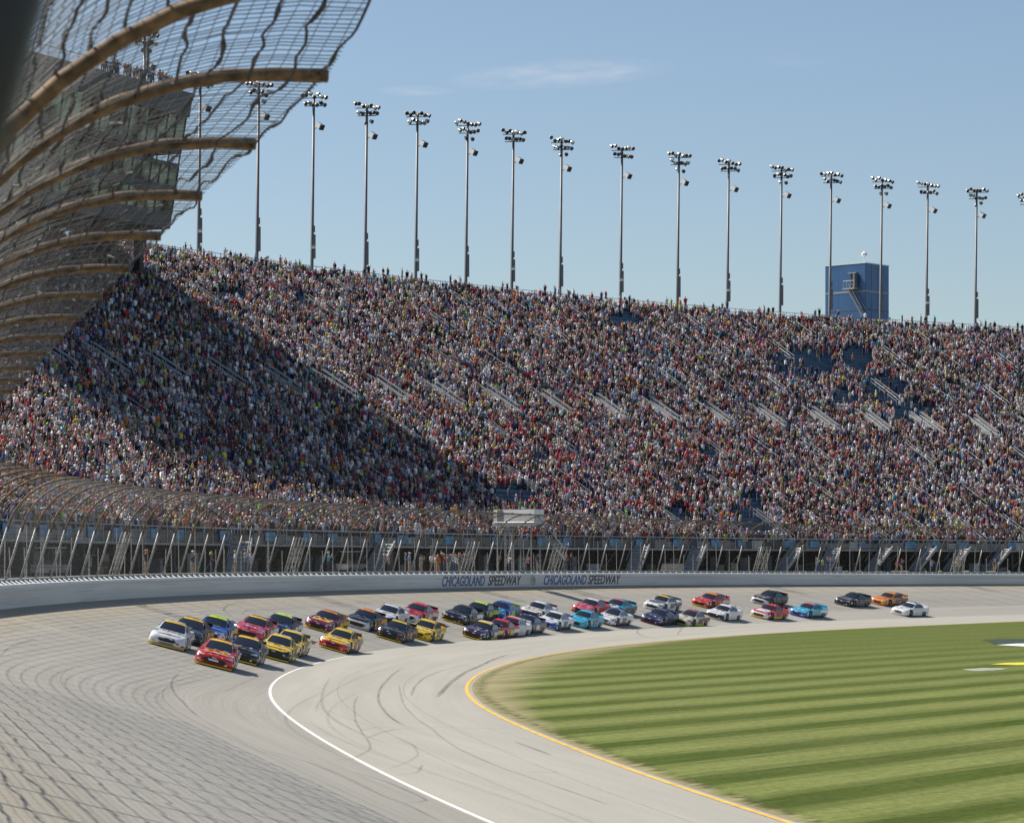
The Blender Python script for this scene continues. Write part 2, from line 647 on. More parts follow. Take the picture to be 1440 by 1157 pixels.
sx = t.n('ShaderNodeSeparateXYZ')
t.L.new(uvn.outputs[0], sx.inputs[0])
edge = sx.outputs[1]   # metres in from the yellow line
sdist = sx.outputs[0]
bend = t.math('MULTIPLY', t.maprange(sdist, 98, 142, 0.10, 1.0), t.maprange(sdist, 185, 250, 1.0, 0.15))
reach = t.math('ADD', 0.22, t.math('MULTIPLY', bend, 3.0))
dry = t.math('SUBTRACT', 1.0, t.math('DIVIDE', edge, reach))
dry = t.math('ADD', dry, t.math('MULTIPLY', t.math('SUBTRACT', str_, 0.5), 0.9))
dry = t.maprange(dry, -0.12, 0.62, 0.0, 0.72)
c = t.mix(dry, c, t.mix(str_, (0.25, 0.205, 0.105), (0.40, 0.335, 0.21)))
lip = t.maprange(t.math('ABSOLUTE', t.math('SUBTRACT', edge, 0.42)), 0.0, 0.40, 1.0, 0.0)
lip = t.math('MULTIPLY', lip, t.noise(geo.outputs['Position'], 1.4, 4, 0.6, 0.42, 0.6))
c = t.mix(lip, c, (0.06, 0.07, 0.02))
t.L.new(c, t.bs.inputs['Base Color'])
t.bs.inputs['Roughness'].default_value = 0.95
t.bs.inputs['Specular IOR Level'].default_value = 0.1
M['grass'] = t.m

# far ground
M['ground'] = mat('far_ground', (0.10, 0.12, 0.045), 0.95, 0, 0.25, 0.02)

# tyre marks
t = NT('tyre_mark_rubber')
t.bs.inputs['Base Color'].default_value = (0.05, 0.05, 0.05, 1)
t.bs.inputs['Roughness'].default_value = 0.8
tr = t.n('ShaderNodeBsdfTransparent')
ms = t.n('ShaderNodeMixShader')
oi = t.n('ShaderNodeObjectInfo')
sepc = t.n('ShaderNodeSeparateColor')
t.L.new(oi.outputs['Color'], sepc.inputs[0])
alpha = t.math('MULTIPLY', t.math('MULTIPLY', sepc.outputs[0], 0.50), t.noise(t.uv(0.35, 1.5), 1.0, 4, 0.6, 0.32, 0.62, 0.35, 1.0))
t.L.new(alpha, ms.inputs[0])
t.L.new(tr.outputs[0], ms.inputs[1])
t.L.new(t.bs.outputs[0], ms.inputs[2])
t.L.new(ms.outputs[0], t.nt.nodes['Material Output'].inputs['Surface'])
M['skid'] = t.m

# wall face: white paint with scuffs running along it
t = NT('white_barrier_paint')
c = t.mix(t.noise(t.uv(0.05, 2.0), 1.0, 5, 0.6, 0.35, 0.7), (0.54, 0.54, 0.535), (0.70, 0.70, 0.69))
c = t.mix(t.noise(t.uv(0.02, 6.0, 7), 1.0, 4, 0.7, 0.50, 0.70, 0.0, 0.55), c, (0.26, 0.26, 0.27))
c = t.mix(t.noise(t.uv(0.09, 14.0, 21), 1.0, 3, 0.6, 0.60, 0.68, 0.0, 0.6), c, (0.10, 0.10, 0.11))
t.L.new(c, t.bs.inputs['Base Color'])
t.bs.inputs['Roughness'].default_value = 0.5
M['barrier'] = t.m

# crowd
t = NT('crowd_clothing')
at = t.n('ShaderNodeAttribute')
at.attribute_name = 'Col'
gp = t.n('ShaderNodeNewGeometry')
c = t.mix(1.0, at.outputs['Color'], t.noise(gp.outputs['Position'], 6.0, 3, 0.6, 0.3, 0.7, 0.8, 1.2), 'MULTIPLY')
t.L.new(c, t.bs.inputs['Base Color'])
t.bs.inputs['Roughness'].default_value = 0.85
M['crowd'] = t.m

# ------------------------------------------------------------------ ground, track, apron, grass
gs = np.concatenate([np.arange(-40, 60, 4.0), np.arange(60, 470, 1.5), np.arange(470, 596, 6.0)])
fr = np.linspace(0, 1, 15)
sg, fg = np.meshgrid(gs, fr, indexing='ij')
wg = fg * IP(sg, WW_)
o = np_grid(PT(sg, wg, bank(sg, wg)), M['asphalt'], 'racing_surface', uv=np.stack([sg, wg], -1))
tag(o, kind='structure')
fr = np.linspace(0, 1, 8)
sg, fg = np.meshgrid(gs, fr, indexing='ij')
w0 = IP(sg, WW_)
w1 = IP(sg, WY_) + 0.4
wg = w0 + fg * (w1 - w0)
o = np_grid(PT(sg, wg, 0.0 * wg), M['apron'], 'apron', uv=np.stack([sg, wg], -1))
tag(o, kind='structure')
fr = np.concatenate([np.linspace(0, 1, 6) ** 1.5 * 8, [12, 20, 35, 60, 100, 150]])
sg, fg = np.meshgrid(gs[::2], fr, indexing='ij')
wg = IP(sg, WY_) + 0.25 + fg
zg = 0.006 + 0.03 * np.clip(fg / 0.6, 0, 1)
o = np_grid(PT(sg, wg, zg), M['grass'], 'infield_grass', uv=np.stack([sg, fg], -1))
tag(o, kind='structure')
mb = MB().add([(-2500, -800, -0.3), (2500, -800, -0.3), (2500, 4000, -0.3), (-2500, 4000, -0.3)], [(0, 1, 2, 3)])
tag(mb.build('ground', M['ground']), kind='structure')
# paved midway behind the wall, under and behind the stand
o = strip(gs, [-1.45, -6, -20, -40, -75], [lambda s: IP(s, B_) + 1.35] * 5, M['concrete'], 'midway_pavement')
tag(o, kind='structure')
o = strip(gs, [-75.0, -75.2], [lambda s: IP(s, B_) + 1.35, -0.29], M['concrete'], 'midway_edge')
tag(o, kind='structure')

# painted lines
def line(name, warr, width, z, m, s0=-40, s1=590):
    s = np.arange(s0, s1, 1.0)
    P = np.stack([PT(s, IP(s, warr) - width / 2, z), PT(s, IP(s, warr) + width / 2, z)], 1)
    uv = np.stack([np.stack([s, s * 0], -1), np.stack([s, s * 0 + width], -1)], 1)
    return tag(np_grid(P, m, name, uv=uv), kind='structure')


line('white_line', WW_ + 0.12, 0.125, 0.008, M['whiteline'])
line('yellow_line', WY_, 0.17, 0.012, M['yellowline'])


# tyre marks
def px_ribbon(pts, width, alpha, name='tyre_mark', m=None, lift=0.012):
    sw = np.array([on_track(*q) for q in pts])
    n = 14 * (len(pts) - 1) + 1
    tt = np.linspace(0, len(pts) - 1, n)
    k = np.arange(len(pts))
    # smooth (Catmull-Rom like) interpolation in world space
    P0 = PT(sw[:, 0], sw[:, 1], bank(sw[:, 0], sw[:, 1]))
    a = np.stack([np.interp(tt, k, sw[:, i]) for i in (0, 1)], -1)
    if len(pts) > 2:
        ker = np.hanning(13)
        ker /= ker.sum()
        a = np.stack([np.convolve(np.pad(a[:, i], 6, mode='reflect', reflect_type='odd'), ker, 'valid') for i in (0, 1)], -1)
    C = PT(a[:, 0], a[:, 1], bank(a[:, 0], a[:, 1]) + lift)
    T = np.gradient(C, axis=0)
    N = np.stack([T[:, 1], -T[:, 0], 0 * T[:, 0]], -1)
    N /= np.linalg.norm(N, axis=1)[:, None] + 1e-9
    tap = np.minimum(1, np.minimum(tt, tt[-1] - tt) * 3 + 0.25)[:, None]
    A, Bp = C - N * width / 2 * tap, C + N * width / 2 * tap

    def fix(Q):
        return Q
    P = np.stack([fix(A), C + np.array([0, 0, 0.002]), fix(Bp)], 1)
    ll = np.concatenate([[0], np.cumsum(np.linalg.norm(np.diff(C, axis=0), axis=1))])
    uv = np.stack([np.stack([ll, ll * 0 + j * width], -1) for j in range(3)], 1)
    o = np_grid(P, m or M['skid'], name, uv=uv)
    o.color = (alpha, alpha, alpha, 1)
    return tag(o, kind='structure')


def Z2(pts, ox, oy, k):
    return [(ox + a / k, oy + b / k) for a, b in pts]


for pts, wd, al in [
    (Z2([(1040, 110), (940, 150), (850, 190), (800, 230), (770, 275)], 340, 880, 2.769), 0.40, 0.75),
    (Z2([(900, 145), (800, 170), (720, 200), (670, 235), (655, 272)], 340, 880, 2.769), 0.22, 0.5),
    (Z2([(630, 165), (570, 205), (530, 245), (530, 290), (560, 330), (630, 390)], 340, 880, 2.769), 0.20, 0.6),
    (Z2([(620, 230), (625, 280), (660, 340), (740, 400), (850, 480), (1000, 545), (1200, 620), (1440, 705)], 340, 880, 2.769), 0.16, 0.4),
    (Z2([(450, 270), (440, 340), (460, 400), (500, 450), (505, 480), (450, 512), (350, 522)], 340, 880, 2.769), 0.16, 0.42),
    (Z2([(480, 440), (540, 412), (620, 398), (780, 393), (1030, 400)], 340, 880, 2.769), 0.28, 0.35),
    (Z2([(460, 405), (520, 396), (620, 395)], 340, 880, 2.769), 0.25, 0.35),
    (Z2([(1060, 450), (1140, 475), (1212, 503)], 340, 880, 2.769), 0.22, 0.65),
    (Z2([(600, 430), (670, 465), (690, 500), (640, 530), (580, 555)], 340, 880, 2.769), 0.14, 0.35),
    (Z2([(600, 579), (690, 570), (706, 538)], 340, 880, 2.769), 0.16, 0.5),
    (Z2([(80, 485), (260, 530), (400, 590), (550, 660), (640, 695), (780, 762)], 340, 880, 2.769), 0.14, 0.6),
    (Z2([(430, 565), (560, 605), (700, 665), (720, 682)], 340, 880, 2.769), 0.16, 0.55),
    (Z2([(640, 690), (690, 688), (720, 676)], 340, 880, 2.769), 0.12, 0.5),
    (Z2([(1120, 566), (1180, 570), (1235, 572)], 340, 880, 2.769), 0.3, 0.35),
    (Z2([(200, 715), (330, 700), (450, 735)], 340, 880, 2.769), 0.12, 0.2),
    (Z2([(695, 235), (675, 270), (680, 310), (710, 355), (780, 415)], 0, 860, 2.769), 0.16, 0.6),
    (Z2([(780, 415), (880, 470), (1000, 540), (1180, 590)], 0, 860, 2.769), 0.12, 0.35),
    (Z2([(15, 275), (5, 180), (60, 130), (140, 100)], 0, 860, 2.769), 0.14, 0.35),
    (Z2([(0, 160), (60, 125), (140, 105)], 0, 860, 2.769), 0.12, 0.5),
    (Z2([(1230, 708), (1150, 722), (1130, 748), (1175, 775)], 0, 650, 3.6), 0.22, 0.65),
    (Z2([(1440, 742), (1330, 738), (1250, 745), (1225, 765)], 0, 650, 3.6), 0.18, 0.55),
    (Z2([(910, 715), (800, 712), (700, 735), (560, 745)], 0, 650, 3.6), 0.18, 0.4),
    (Z2([(560, 120), (640, 112), (740, 122)], 420, 830, 7.2), 0.5, 0.7),
    (Z2([(920, 985), (990, 985), (1070, 975)], 0, 780, 9.6), 0.35, 0.9),
    (Z2([(380, 900), (560, 885), (800, 930), (930, 970)], 0, 780, 9.6), 0.18, 0.5),
    (Z2([(0, 1060), (250, 1010), (480, 965)], 0, 780, 9.6), 0.2, 0.5),
    (Z2([(0, 960), (200, 935), (400, 915)], 0, 780, 9.6), 0.2, 0.35),
    (Z2([(750, 100), (860, 92), (950, 95)], 200, 850, 9.6), 0.3, 0.85),
    (Z2([(20, 100), (160, 95), (330, 120), (370, 150)], 200, 850, 9.6), 0.2, 0.4),
    (Z2([(950, 45), (1100, 55), (1190, 55)], 600, 830, 7.2), 0.4, 0.5),
    (Z2([(480, 45), (600, 70), (760, 62)], 420, 830, 7.2), 0.3, 0.4),
    (Z2([(150, 520), (60, 560), (60, 600), (160, 640), (300, 665)], 890, 820, 8.47), 0.28, 0.5),
    (Z2([(130, 545), (230, 515), (400, 520)], 890, 820, 8.47), 0.25, 0.5),
    (Z2([(600, 520), (570, 570), (530, 610)], 890, 820, 8.47), 0.3, 0.5),
    (Z2([(650, 530), (760, 545), (950, 535)], 890, 820, 8.47), 0.25, 0.4),
    (Z2([(200, 318), (350, 298), (450, 290), (640, 288)], 1040, 820, 5.14), 0.3, 0.45),
    (Z2([(330, 55), (380, 62), (450, 60)], 1040, 820, 5.14), 0.6, 0.5),
    (Z2([(980, 456), (1100, 470), (1260, 484), (1360, 485)], 1290, 780, 9.6), 0.7, 0.35),
    (Z2([(640, 1000), (700, 985), (760, 975)], 340, 880, 2.769), 0.2, 0.1),
]:
    px_ribbon(pts, wd * 0.62, al * 0.95)
def sw_ribbon(s0, s1, wa, wb, width, alpha, name='tyre_mark'):
    s = np.linspace(s0, s1, max(8, int((s1 - s0) / 1.5)))
    f_ = np.linspace(0, 1, len(s))
    w = wa + (wb - wa) * f_ ** 1.6 + 0.04 * np.sin(s * .13)
    tap = np.minimum(1, np.minimum(f_, 1 - f_) * 6 + .15)
    P = np.stack([PT(s, w - width / 2 * tap, bank(s, w) + .014), PT(s, w + width / 2 * tap, bank(s, w) + .014)], 1)
    uv = np.stack([np.stack([s, s * 0], -1), np.stack([s, s * 0 + width], -1)], 1)
    o = np_grid(P, M['skid'], name, uv=uv)
    o.color = (alpha, alpha, alpha, 1)
    return tag(o, kind='structure')


for k in range(20):      # paired rubber streaks along the apron and the lower lanes
    s0 = float(rng.uniform(45, 300))
    L_ = float(rng.uniform(14, 60))
    wa = float(rng.uniform(9.5, 25))
    lim = float(IP(s0 + L_, WY_)) - .8
    wb = min(wa + float(rng.uniform(-2.2, 2.2)), lim)
    wa = min(wa, lim)
    al = float(rng.uniform(.12, .34))
    sw_ribbon(s0, s0 + L_, wa, wb, .14, al)
    if k % 2:
        sw_ribbon(s0 + .5, s0 + L_ - 1, wa + 1.6 if wa + 1.6 < lim else wa - 1.6, wb + 1.6 if wb + 1.6 < lim else wb - 1.6, .13, al * .8)
for w_ in (3.9, 7.7, 11.4):
    sw_ribbon(25, 440, w_, w_, .05, .42, 'paving_seam')
for frac in (.35, .68):
    s = np.arange(30, 440, 1.5)
    w = IP(s, WW_) + frac * (IP(s, WY_) - IP(s, WW_))
    P = np.stack([PT(s, w - .03, .014), PT(s, w + .03, .014)], 1)
    o = np_grid(P, M['skid'], 'paving_seam', uv=np.stack([np.stack([s, s * 0], -1), np.stack([s, s * 0 + .1], -1)], 1))
    o.color = (.3, .3, .3, 1)
    tag(o, kind='structure')
# the construction seam that runs down the banking from the foot of the wall
px_ribbon([(786, 829.5), (812, 834.5), (845, 843)], 0.55, 0.85, name='pavement_seam')

# ------------------------------------------------------------------ outer wall with energy absorbing barrier
wall = empty('outer_wall', (0, 0, 0), label='long white painted concrete wall and barrier curving round the outside of the banked turn',
             cat='wall')
ws_ = np.arange(-20, 560, 2.0)
base = lambda dz: (lambda s: IP(s, B_) + dz)
strip(ws_, [0.0, 0.0, -0.05, -0.10], [base(-0.3), base(1.16), base(1.19), base(1.20)], M['barrier'], 'barrier_face', wall)
strip(ws_, [0.012, 0.03, -0.02, -0.13, -0.13], [base(1.08), base(1.13), base(1.235), base(1.26), base(1.165)], M['white'], 'barrier_top_rail', wall)
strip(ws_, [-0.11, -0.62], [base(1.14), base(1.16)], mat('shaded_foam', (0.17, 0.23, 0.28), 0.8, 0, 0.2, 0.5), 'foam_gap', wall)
strip(ws_, [-0.62, -0.62, -0.66, -1.42, -1.45], [base(0.4), base(1.47), base(1.507), base(1.507), base(1.2)], M['concrete'], 'wall_coping', wall)
brk = MB()
for s in np.arange(0, 470, 1.3):
    if 82 < s < 148:
        continue
    a, b_ = PT(s, -0.12, IP(s, B_) + 1.21), PT(s + 0.55, -0.6, IP(s, B_) + 1.40)
    brk.tube([a, b_], 0.045, 4)
o = brk.build('barrier_bracket', mat('bracket_grey', (0.24, 0.27, 0.31), 0.6, 0.1, 0.3, 0.6), wall)
o['kind'] = 'stuff'


# lettering on the wall
def s_at_u(u, w, z, lo=150, hi=459):
    ss = np.arange(lo, hi, 0.1)
    uu, _ = proj(PT(ss, w, IP(ss, B_) + z))
    return float(ss[np.argmin(abs(uu - u))])


letters = []


def wall_text(word, u0, u1, z0, z1, m):
    cu = bpy.data.curves.new('lettering', 'FONT')
    cu.body = word
    cu.shear = 0.35
    cu.extrude = 0.02
    cu.offset = 0.012
    tmp = bpy.data.objects.new('tmp_text', cu)
    COL.objects.link(tmp)
    dg = bpy.context.evaluated_depsgraph_get()
    me = bpy.data.meshes.new_from_object(tmp.evaluated_get(dg))
    bpy.data.objects.remove(tmp)
    co = np.zeros(len(me.vertices) * 3)
    me.vertices.foreach_get('co', co)
    co = co.reshape(-1, 3)
    s0, s1 = s_at_u(u0, 0, 0.6), s_at_u(u1, 0, 0.6)
    x = (co[:, 0] - co[:, 0].min()) / np.ptp(co[:, 0])
    y = (co[:, 1] - co[:, 1].min()) / np.ptp(co[:, 1])
    s = s0 + x * (s1 - s0)
    P = PT(s, 0.012 + co[:, 2] * 0.5, 0.0)
    P[:, 2] = IP(s, B_) + z0 + y * (z1 - z0)
    me.vertices.foreach_set('co', P.reshape(-1))
    me.materials.clear()
    me.materials.append(m)
    me.update()
    o = link('lettering', me, wall)
    letters.append(o)
    return o


for u0, u1, word, m in ((622, 682, 'CHICAGOLAND', 'text_blue'), (686, 733, 'SPEEDWAY', 'text_black'),
                        (765, 825, 'CHICAGOLAND', 'text_blue'), (827, 873, 'SPEEDWAY', 'text_black')):
    wall_text(word, u0, u1, 0.16, 1.08, M[m])
em = MB()
s0 = s_at_u(749, 0, 0.6)
for k, (ra, rb) in enumerate(((0.36, 0.46),)):
    n = 20
    for i in range(n):
        a0, a1 = 2 * math.pi * i / n, 2 * math.pi * (i + 1) / n
        q = []
        for rr, a_ in ((ra, a0), (rb, a0), (rb, a1), (ra, a1)):
            ss_ = s0 + rr * math.cos(a_) * 1.2
            q.append(PT(ss_, 0.02, IP(ss_, B_) + 0.62 + rr * math.sin(a_)))
        em.add(q, [(0, 1, 2, 3)])
for k in range(3):
    ss_ = s0 - 0.25 + 0.22 * k
    em.add([PT(ss_, 0.02, IP(ss_, B_) + 0.42), PT(ss_ + .12, 0.02, IP(ss_, B_) + 0.42), PT(ss_ + .28, 0.02, IP(ss_, B_) + 0.84), PT(ss_ + .16, 0.02, IP(ss_, B_) + 0.84)], [(0, 1, 2, 3)])
em.build('emblem', M['gold'], wall)

# ------------------------------------------------------------------ catch fence
fence = empty('catch_fence', (0, 0, 0), label='tall wire catch fence with curved brown arms leaning in over the track', cat='fence')
# profile (w, height above wall foot)
prof = [(-0.85 + 0.85, 1.507)]
CW, CZ, CR = 4.0, 3.18, 3.5
a_s = R(180 - 17)
p_end = (CW + CR * math.cos(a_s), CZ + CR * math.sin(a_s))
FB = (p_end[0] - (p_end[1] - 1.507) * math.tan(R(17)), 1.507)
arc = [(CW + CR * math.cos(a), CZ + CR * math.sin(a)) for a in np.linspace(a_s, R(90), 10)] + [(4.42, CZ + CR)]
FPROF = [FB, p_end] + arc[1:]


def fpt(s, w, zz, off=0.0):
    return PT(s, w + off, IP(s, B_) + zz)


FSP = 4.1488
near_s = [24.74 + i * FSP for i in range(-1, 29)]
far_s = [150.5 + i * FSP for i in range(-1, 70)]
post_profile_mesh = {}
pm = MB().tube([(0, 0, 0), (p_end[0] - FB[0], 0, p_end[1] - 1.507)], 0.065, 6).mesh('fence_post', M['steel'], True)
am = MB().tube([(p_end[0] - FB[0], 0, p_end[1] - 1.507 - 0.2)] + [(w - FB[0], 0, z - 1.507) for w, z in arc[1:]], 0.060, 8).mesh('curved_arm', M['rust'], True)
for s in near_s + far_s:
    o = link('fence_post', pm, fence)
    h = float(IP(s, H_))
    o.matrix_local = Matrix.Translation(Vector(fpt(s, FB[0], 1.507))) @ Matrix.Rotation(-h, 4, 'Z')
    a = link('curved_arm', am, o)

# dark padded post at the edge of the photographers' opening
MB().tube([(-.70, 3.0, 6.2), (-.60, 3.0, 6.48), (-.45, 3.0, 7.0)], 0.075, 10).build('padded_post', M['black'], fence, True)
def sag(s, w):
    return w - 0.085 * np.clip(24.7 - s, 0, 30) * w / 4.4


# cables strung along the posts and arms
flen = np.concatenate([[0], np.cumsum([math.dist(FPROF[i], FPROF[i + 1]) for i in range(len(FPROF) - 1)])])
FW = np.array([q[0] for q in FPROF])
FZ = np.array([q[1] for q in FPROF])


def fprof(l):
    return np.interp(l, flen, FW), np.interp(l, flen, FZ)


cable_l = list(np.linspace(0.25, flen[1], 8)) + list(np.linspace(flen[1] + 0.42, flen[-1] - 0.04, 14))
for ci, l in enumerate(cable_l):
    w, z = fprof(l)
    for a0, a1, step, amp, r in ((13.0, 92, 0.30, 0.03 if l > flen[1] else 0.014, 0.013 if l > flen[1] else 0.014), (92, 146, 4.0, 0.0, 0.012), (146, 436, 2.07, 0.012, 0.012)):
        ss_ = np.arange(a0, a1 + 0.01, step)
        jw = rng.normal(0, amp, len(ss_))
        jz = rng.normal(0, amp, len(ss_))
        if step < .5:
            kk = np.array([.25, .5, .25])
            jw = np.convolve(jw, kk, 'same') * 1.3 + 0.012 * np.sin(ss_ * 1.7 + ci)
            jz = np.convolve(jz, kk, 'same') * 1.3 + 0.012 * np.cos(ss_ * 1.3 + ci * 2)
        mbc = MB()
        P = PT(ss_, sag(ss_, w + jw), IP(ss_, B_) + z + jz)
        rr = r * (1 + 0.9 * (rng.random(len(ss_)) < 0.16)) if step < .5 else r
        mbc.tube(P, rr if np.ndim(rr) == 0 else list(rr), 4)
        mbc.build('cable', M['cable'], fence)
# mesh wires running up the posts and over the arms
for a0, a1, step, r, mode in ((13.0, 92, 0.17, 0.0052, 1), (92, 146, 1.0, 0.006, 0), (146, 436, 0.34, 0.008, 0)):
    mw = MB()
    ls = np.linspace(0, flen[-1], 15 if mode else 9)
    wv, zv = fprof(ls)
    for s in np.arange(a0, a1, step):
        j = rng.normal(0, 0.02 if mode else 0.0, len(ls))
        P = PT(np.full(len(ls), s) + j * 1.5, sag(s, wv + j * 0.3), IP(s, B_) + zv)
        mw.tube(P, r, 3, caps=False)
    if mode:   # finer along-track strands
        for l in np.arange(0.1, flen[-1], 0.13):
            w, z = fprof(l)
            ss_ = np.arange(a0, a1, 1.0)
            mw.tube(PT(ss_, sag(ss_, np.full(len(ss_), w)) + rng.normal(0, .006, len(ss_)), IP(ss_, B_) + z + rng.normal(0, .006, len(ss_))), 0.0044, 3, caps=False)
    o = mw.build('wire_mesh', M['wire'] if mode else M['mesh_grey'], fence)
    o['kind'] = 'stuff'

# slim debris-fence stanchions standing upright between the leaning posts, on the spectator side
stn = MB().tube([(0, 0, 0), (0, 0, 3.1)], 0.035, 5).mesh('stanchion', M['steel'])
for k, s in enumerate(np.arange(151.6, 434, FSP * .55)):
    o = link('stanchion', stn, fence, PT(s + float(rng.uniform(-.6, .6)), -2.1 - float(rng.uniform(0, .8)), float(IP(s, B_)) + 1.35).tolist())
    o.rotation_euler = (float(rng.uniform(-.03, .03)), float(rng.uniform(-.03, .03)), 0)
    o.scale = (1, 1, float(rng.choice([.6, .8, 1.0])))
# crossing gates in the fence: doubled, braced posts
gate_specs = [(7.0, 'farthest left one'), (17.3, 'second from the left'),
              (26.8, 'at left leg of the flag stand'), (31.4, 'just right of the flag stand'),
              (42.0, 'second from the right'), (51.8, 'farthest right one')]
for gi, gdesc in gate_specs:
    s0 = 150.5 + gi * FSP
    g = empty('fence_gate', PT(s0, FB[0] - 0.2, IP(s0, B_) + 1.507).tolist(),
              label='braced steel crossover gate frame, ' + gdesc, cat='gate', group='crossover gates in the catch fence')
    org = Vector(g.location)
    for k, ds in enumerate((0.0, 0.8, 1.6, 2.4)):
        m1 = MB()
        pts = [Vector(fpt(s0 + ds, FB[0] - 0.25, 1.507)) - org, Vector(fpt(s0 + ds, p_end[0] - 0.25, p_end[1])) - org]
        m1.tube(pts, 0.05, 5)
        m1.build('gate_post', M['steel'], g)
    for k in range(3):
        m1 = MB()
        pts = [Vector(fpt(s0 + 0.8 * k, FB[0] - 0.25, 1.6 + 0.1)) - org, Vector(fpt(s0 + 0.8 * k + 0.8, p_end[0] - 0.3, p_end[1] - 0.3)) - org]
        m1.tube(pts, 0.03, 5)
        pts = [Vector(fpt(s0 + 0.8 * k + 0.8, FB[0] - 0.25, 1.7)) - org, Vector(fpt(s0 + 0.8 * k, p_end[0] - 0.3, p_end[1] - 0.3)) - org]
        m1.tube(pts, 0.03, 5)
        m1.build('brace', M['steel'], g)
    for zz in (1.8, 3.0, 4.1):
        m1 = MB()
        wl = FB[0] - 0.28 + (zz - 1.507) * math.tan(R(17))
        m1.tube([Vector(fpt(s0, wl, zz)) - org, Vector(fpt(s0 + 2.4, wl, zz)) - org], 0.035, 5)
        m1.build('cross_bar', M['steel'], g)

# ------------------------------------------------------------------ grandstand
stand = empty('grandstand', (0, 0, 0), label='huge curved grandstand packed with people along the outside of the turn', cat='grandstand')
S_A, S_B = 165.0, 452.0
gsd = np.arange(S_A, S_B, 3.0)
ws2, zs2 = [-SD0], [SZ0 - 0.45]
for r in range(NROW):
    D = SD0 + r * TREAD
    z = SZ0 + r * RISE
    ws2 += [-D, -(D + TREAD)]
    zs2 += [z, z]
ws2 += [-(STOP + 3.0), -(STOP + 3.0)]
zs2 += [SZ0 + NROW * RISE - RISE, 4.8]
strip(gsd, ws2, zs2, M['deck'], 'seating_deck', stand)
for r in range(NROW):
    D = SD0 + r * TREAD
    z = SZ0 + r * RISE
    strip(gsd, [-(D + 0.45), -(D + 0.45), -(D + 0.75), -(D + 0.75), -(D + 0.80), -(D + 0.80)],
          [z + 0.36, z + 0.43, z + 0.43, z + 0.74, z + 0.74, z + 0.36], M['bench'], 'bench', stand)
# end walls
for s in (S_A, S_B - 2.0):
    pts = [PT(s, w, z) for w, z in zip(ws2, zs2)] + [PT(s, -SD0, 4.8)]
    MB().add(pts, [tuple(range(len(pts)))]).build('end_wall', M['deck'], stand)
# front: fascia mesh panels, top rail, blue banners
fm = [M['fascia'], M['deck'], mat('olive_screen', (0.13, 0.125, 0.105), 0.8, 0, 0.3, 1), mat('dark_screen', (0.06, 0.062, 0.068), 0.8, 0, 0.3, 1), M['slab']]
fmesh = [MB().box((0, 0, 0), (0.06, 2.3, 1.0)).mesh('fascia_panel', q) for q in fm]
for s in np.arange(168, 446, 2.15):
    o = link('fascia_panel', fmesh[int(rng.choice(5, p=[.3, .2, .22, .2, .08]))], stand, PT(s, -(SD0 - .07), 7.94).tolist())
    o.rotation_euler = (0, 0, -float(IP(s, H_)))
    o.scale = (1, 1, float(rng.choice([.62, .8, 1.0])))
strip(gsd, [-(SD0 - 0.2), -(SD0 - 0.2), -(SD0 - .12), -(SD0 - .12), -(SD0 - 0.2)], [8.66, 8.74, 8.74, 8.66, 8.66], M['rail'], 'front_rail', stand)
strip(gsd, [-(SD0 - 0.25), -(SD0 - 0.25), -(SD0 + 0.5)], [7.30, 7.46, 7.30], M['slab'], 'front_beam', stand)
pmesh = MB().box((0, 0, 0), (0.06, 0.06, 1.4)).mesh('railing_post', M['rail'])
for s in np.arange(170, 448, 1.9):
    o = link('railing_post', pmesh, stand, PT(s, -(SD0 - .17), 8.05).tolist())
bmesh_ = MB().box((0, 0, 0), (0.05, 1.7, 0.78)).mesh('banner_panel', M['banner'])
bd = empty('tmpx')
bpy.data.objects.remove(bd)
banner_s = []
s = 171.0
while s < 445:
    banner_s.append(s)
    s += float(rng.choice([5.2, 7.6, 9.4]))
for s in banner_s:
    o = link('banner_panel', bmesh_, stand, PT(s, -(SD0 - 0.26), 8.1).tolist())
    o.rotation_euler = (0, 0, -float(IP(s, H_)))
    o.scale = (1, float(rng.uniform(0.7, 1.3)), 1)
# understructure
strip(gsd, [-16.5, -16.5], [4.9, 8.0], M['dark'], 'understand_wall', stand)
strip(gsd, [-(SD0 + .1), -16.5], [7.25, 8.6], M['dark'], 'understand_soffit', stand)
cm = MB().box((0, 0, 0), (0.35, 0.35, 2.6)).mesh('support_column', M['dark'])
for s in np.arange(172, 448, 6.2):
    for D in (9.5, 14.0):
        o = link('support_column', cm, stand, PT(s, -D, 6.15).tolist())
        o.rotation_euler = (0, 0, -float(IP(s, H_)))
for s in np.arange(172, 448, 6.2):
    MB().tube([PT(s, -9.5, 5.0), PT(s + 3, -9.5, 7.2)], 0.07, 4).build('brace', M['fascia'], stand)
    for z in (5.6, 6.2, 6.8):
        MB().tube([PT(s, -15.8, z), PT(s + 5.9, -15.8, z)], 0.05, 4).build('cross_beam', M['fascia'], stand)


for s in np.arange(171, 446, 1.7):
    if rng.random() < .72:
        hgt = float(rng.uniform(.5, 1.9))
        D = float(rng.uniform(9.2, 13.5))
        q = [M['slab'], M['fascia'], M['concrete'], M['white'], M['dark'], M['khaki']][int(rng.choice(6, p=[.15, .25, .2, .06, .24, .1]))]
        o = MB().box((0, 0, hgt / 2), (float(rng.uniform(.5, 1.1)), float(rng.uniform(.5, 1.5)), hgt)).box((0, 0, hgt + .03), (1.15, 1.2, .06)).build('equipment_case', q)
        o.location = PT(s, -D, IP(s, B_) + 1.36).tolist()
        o.rotation_euler = (0, 0, float(rng.uniform(0, 3)))
        o.parent = stand
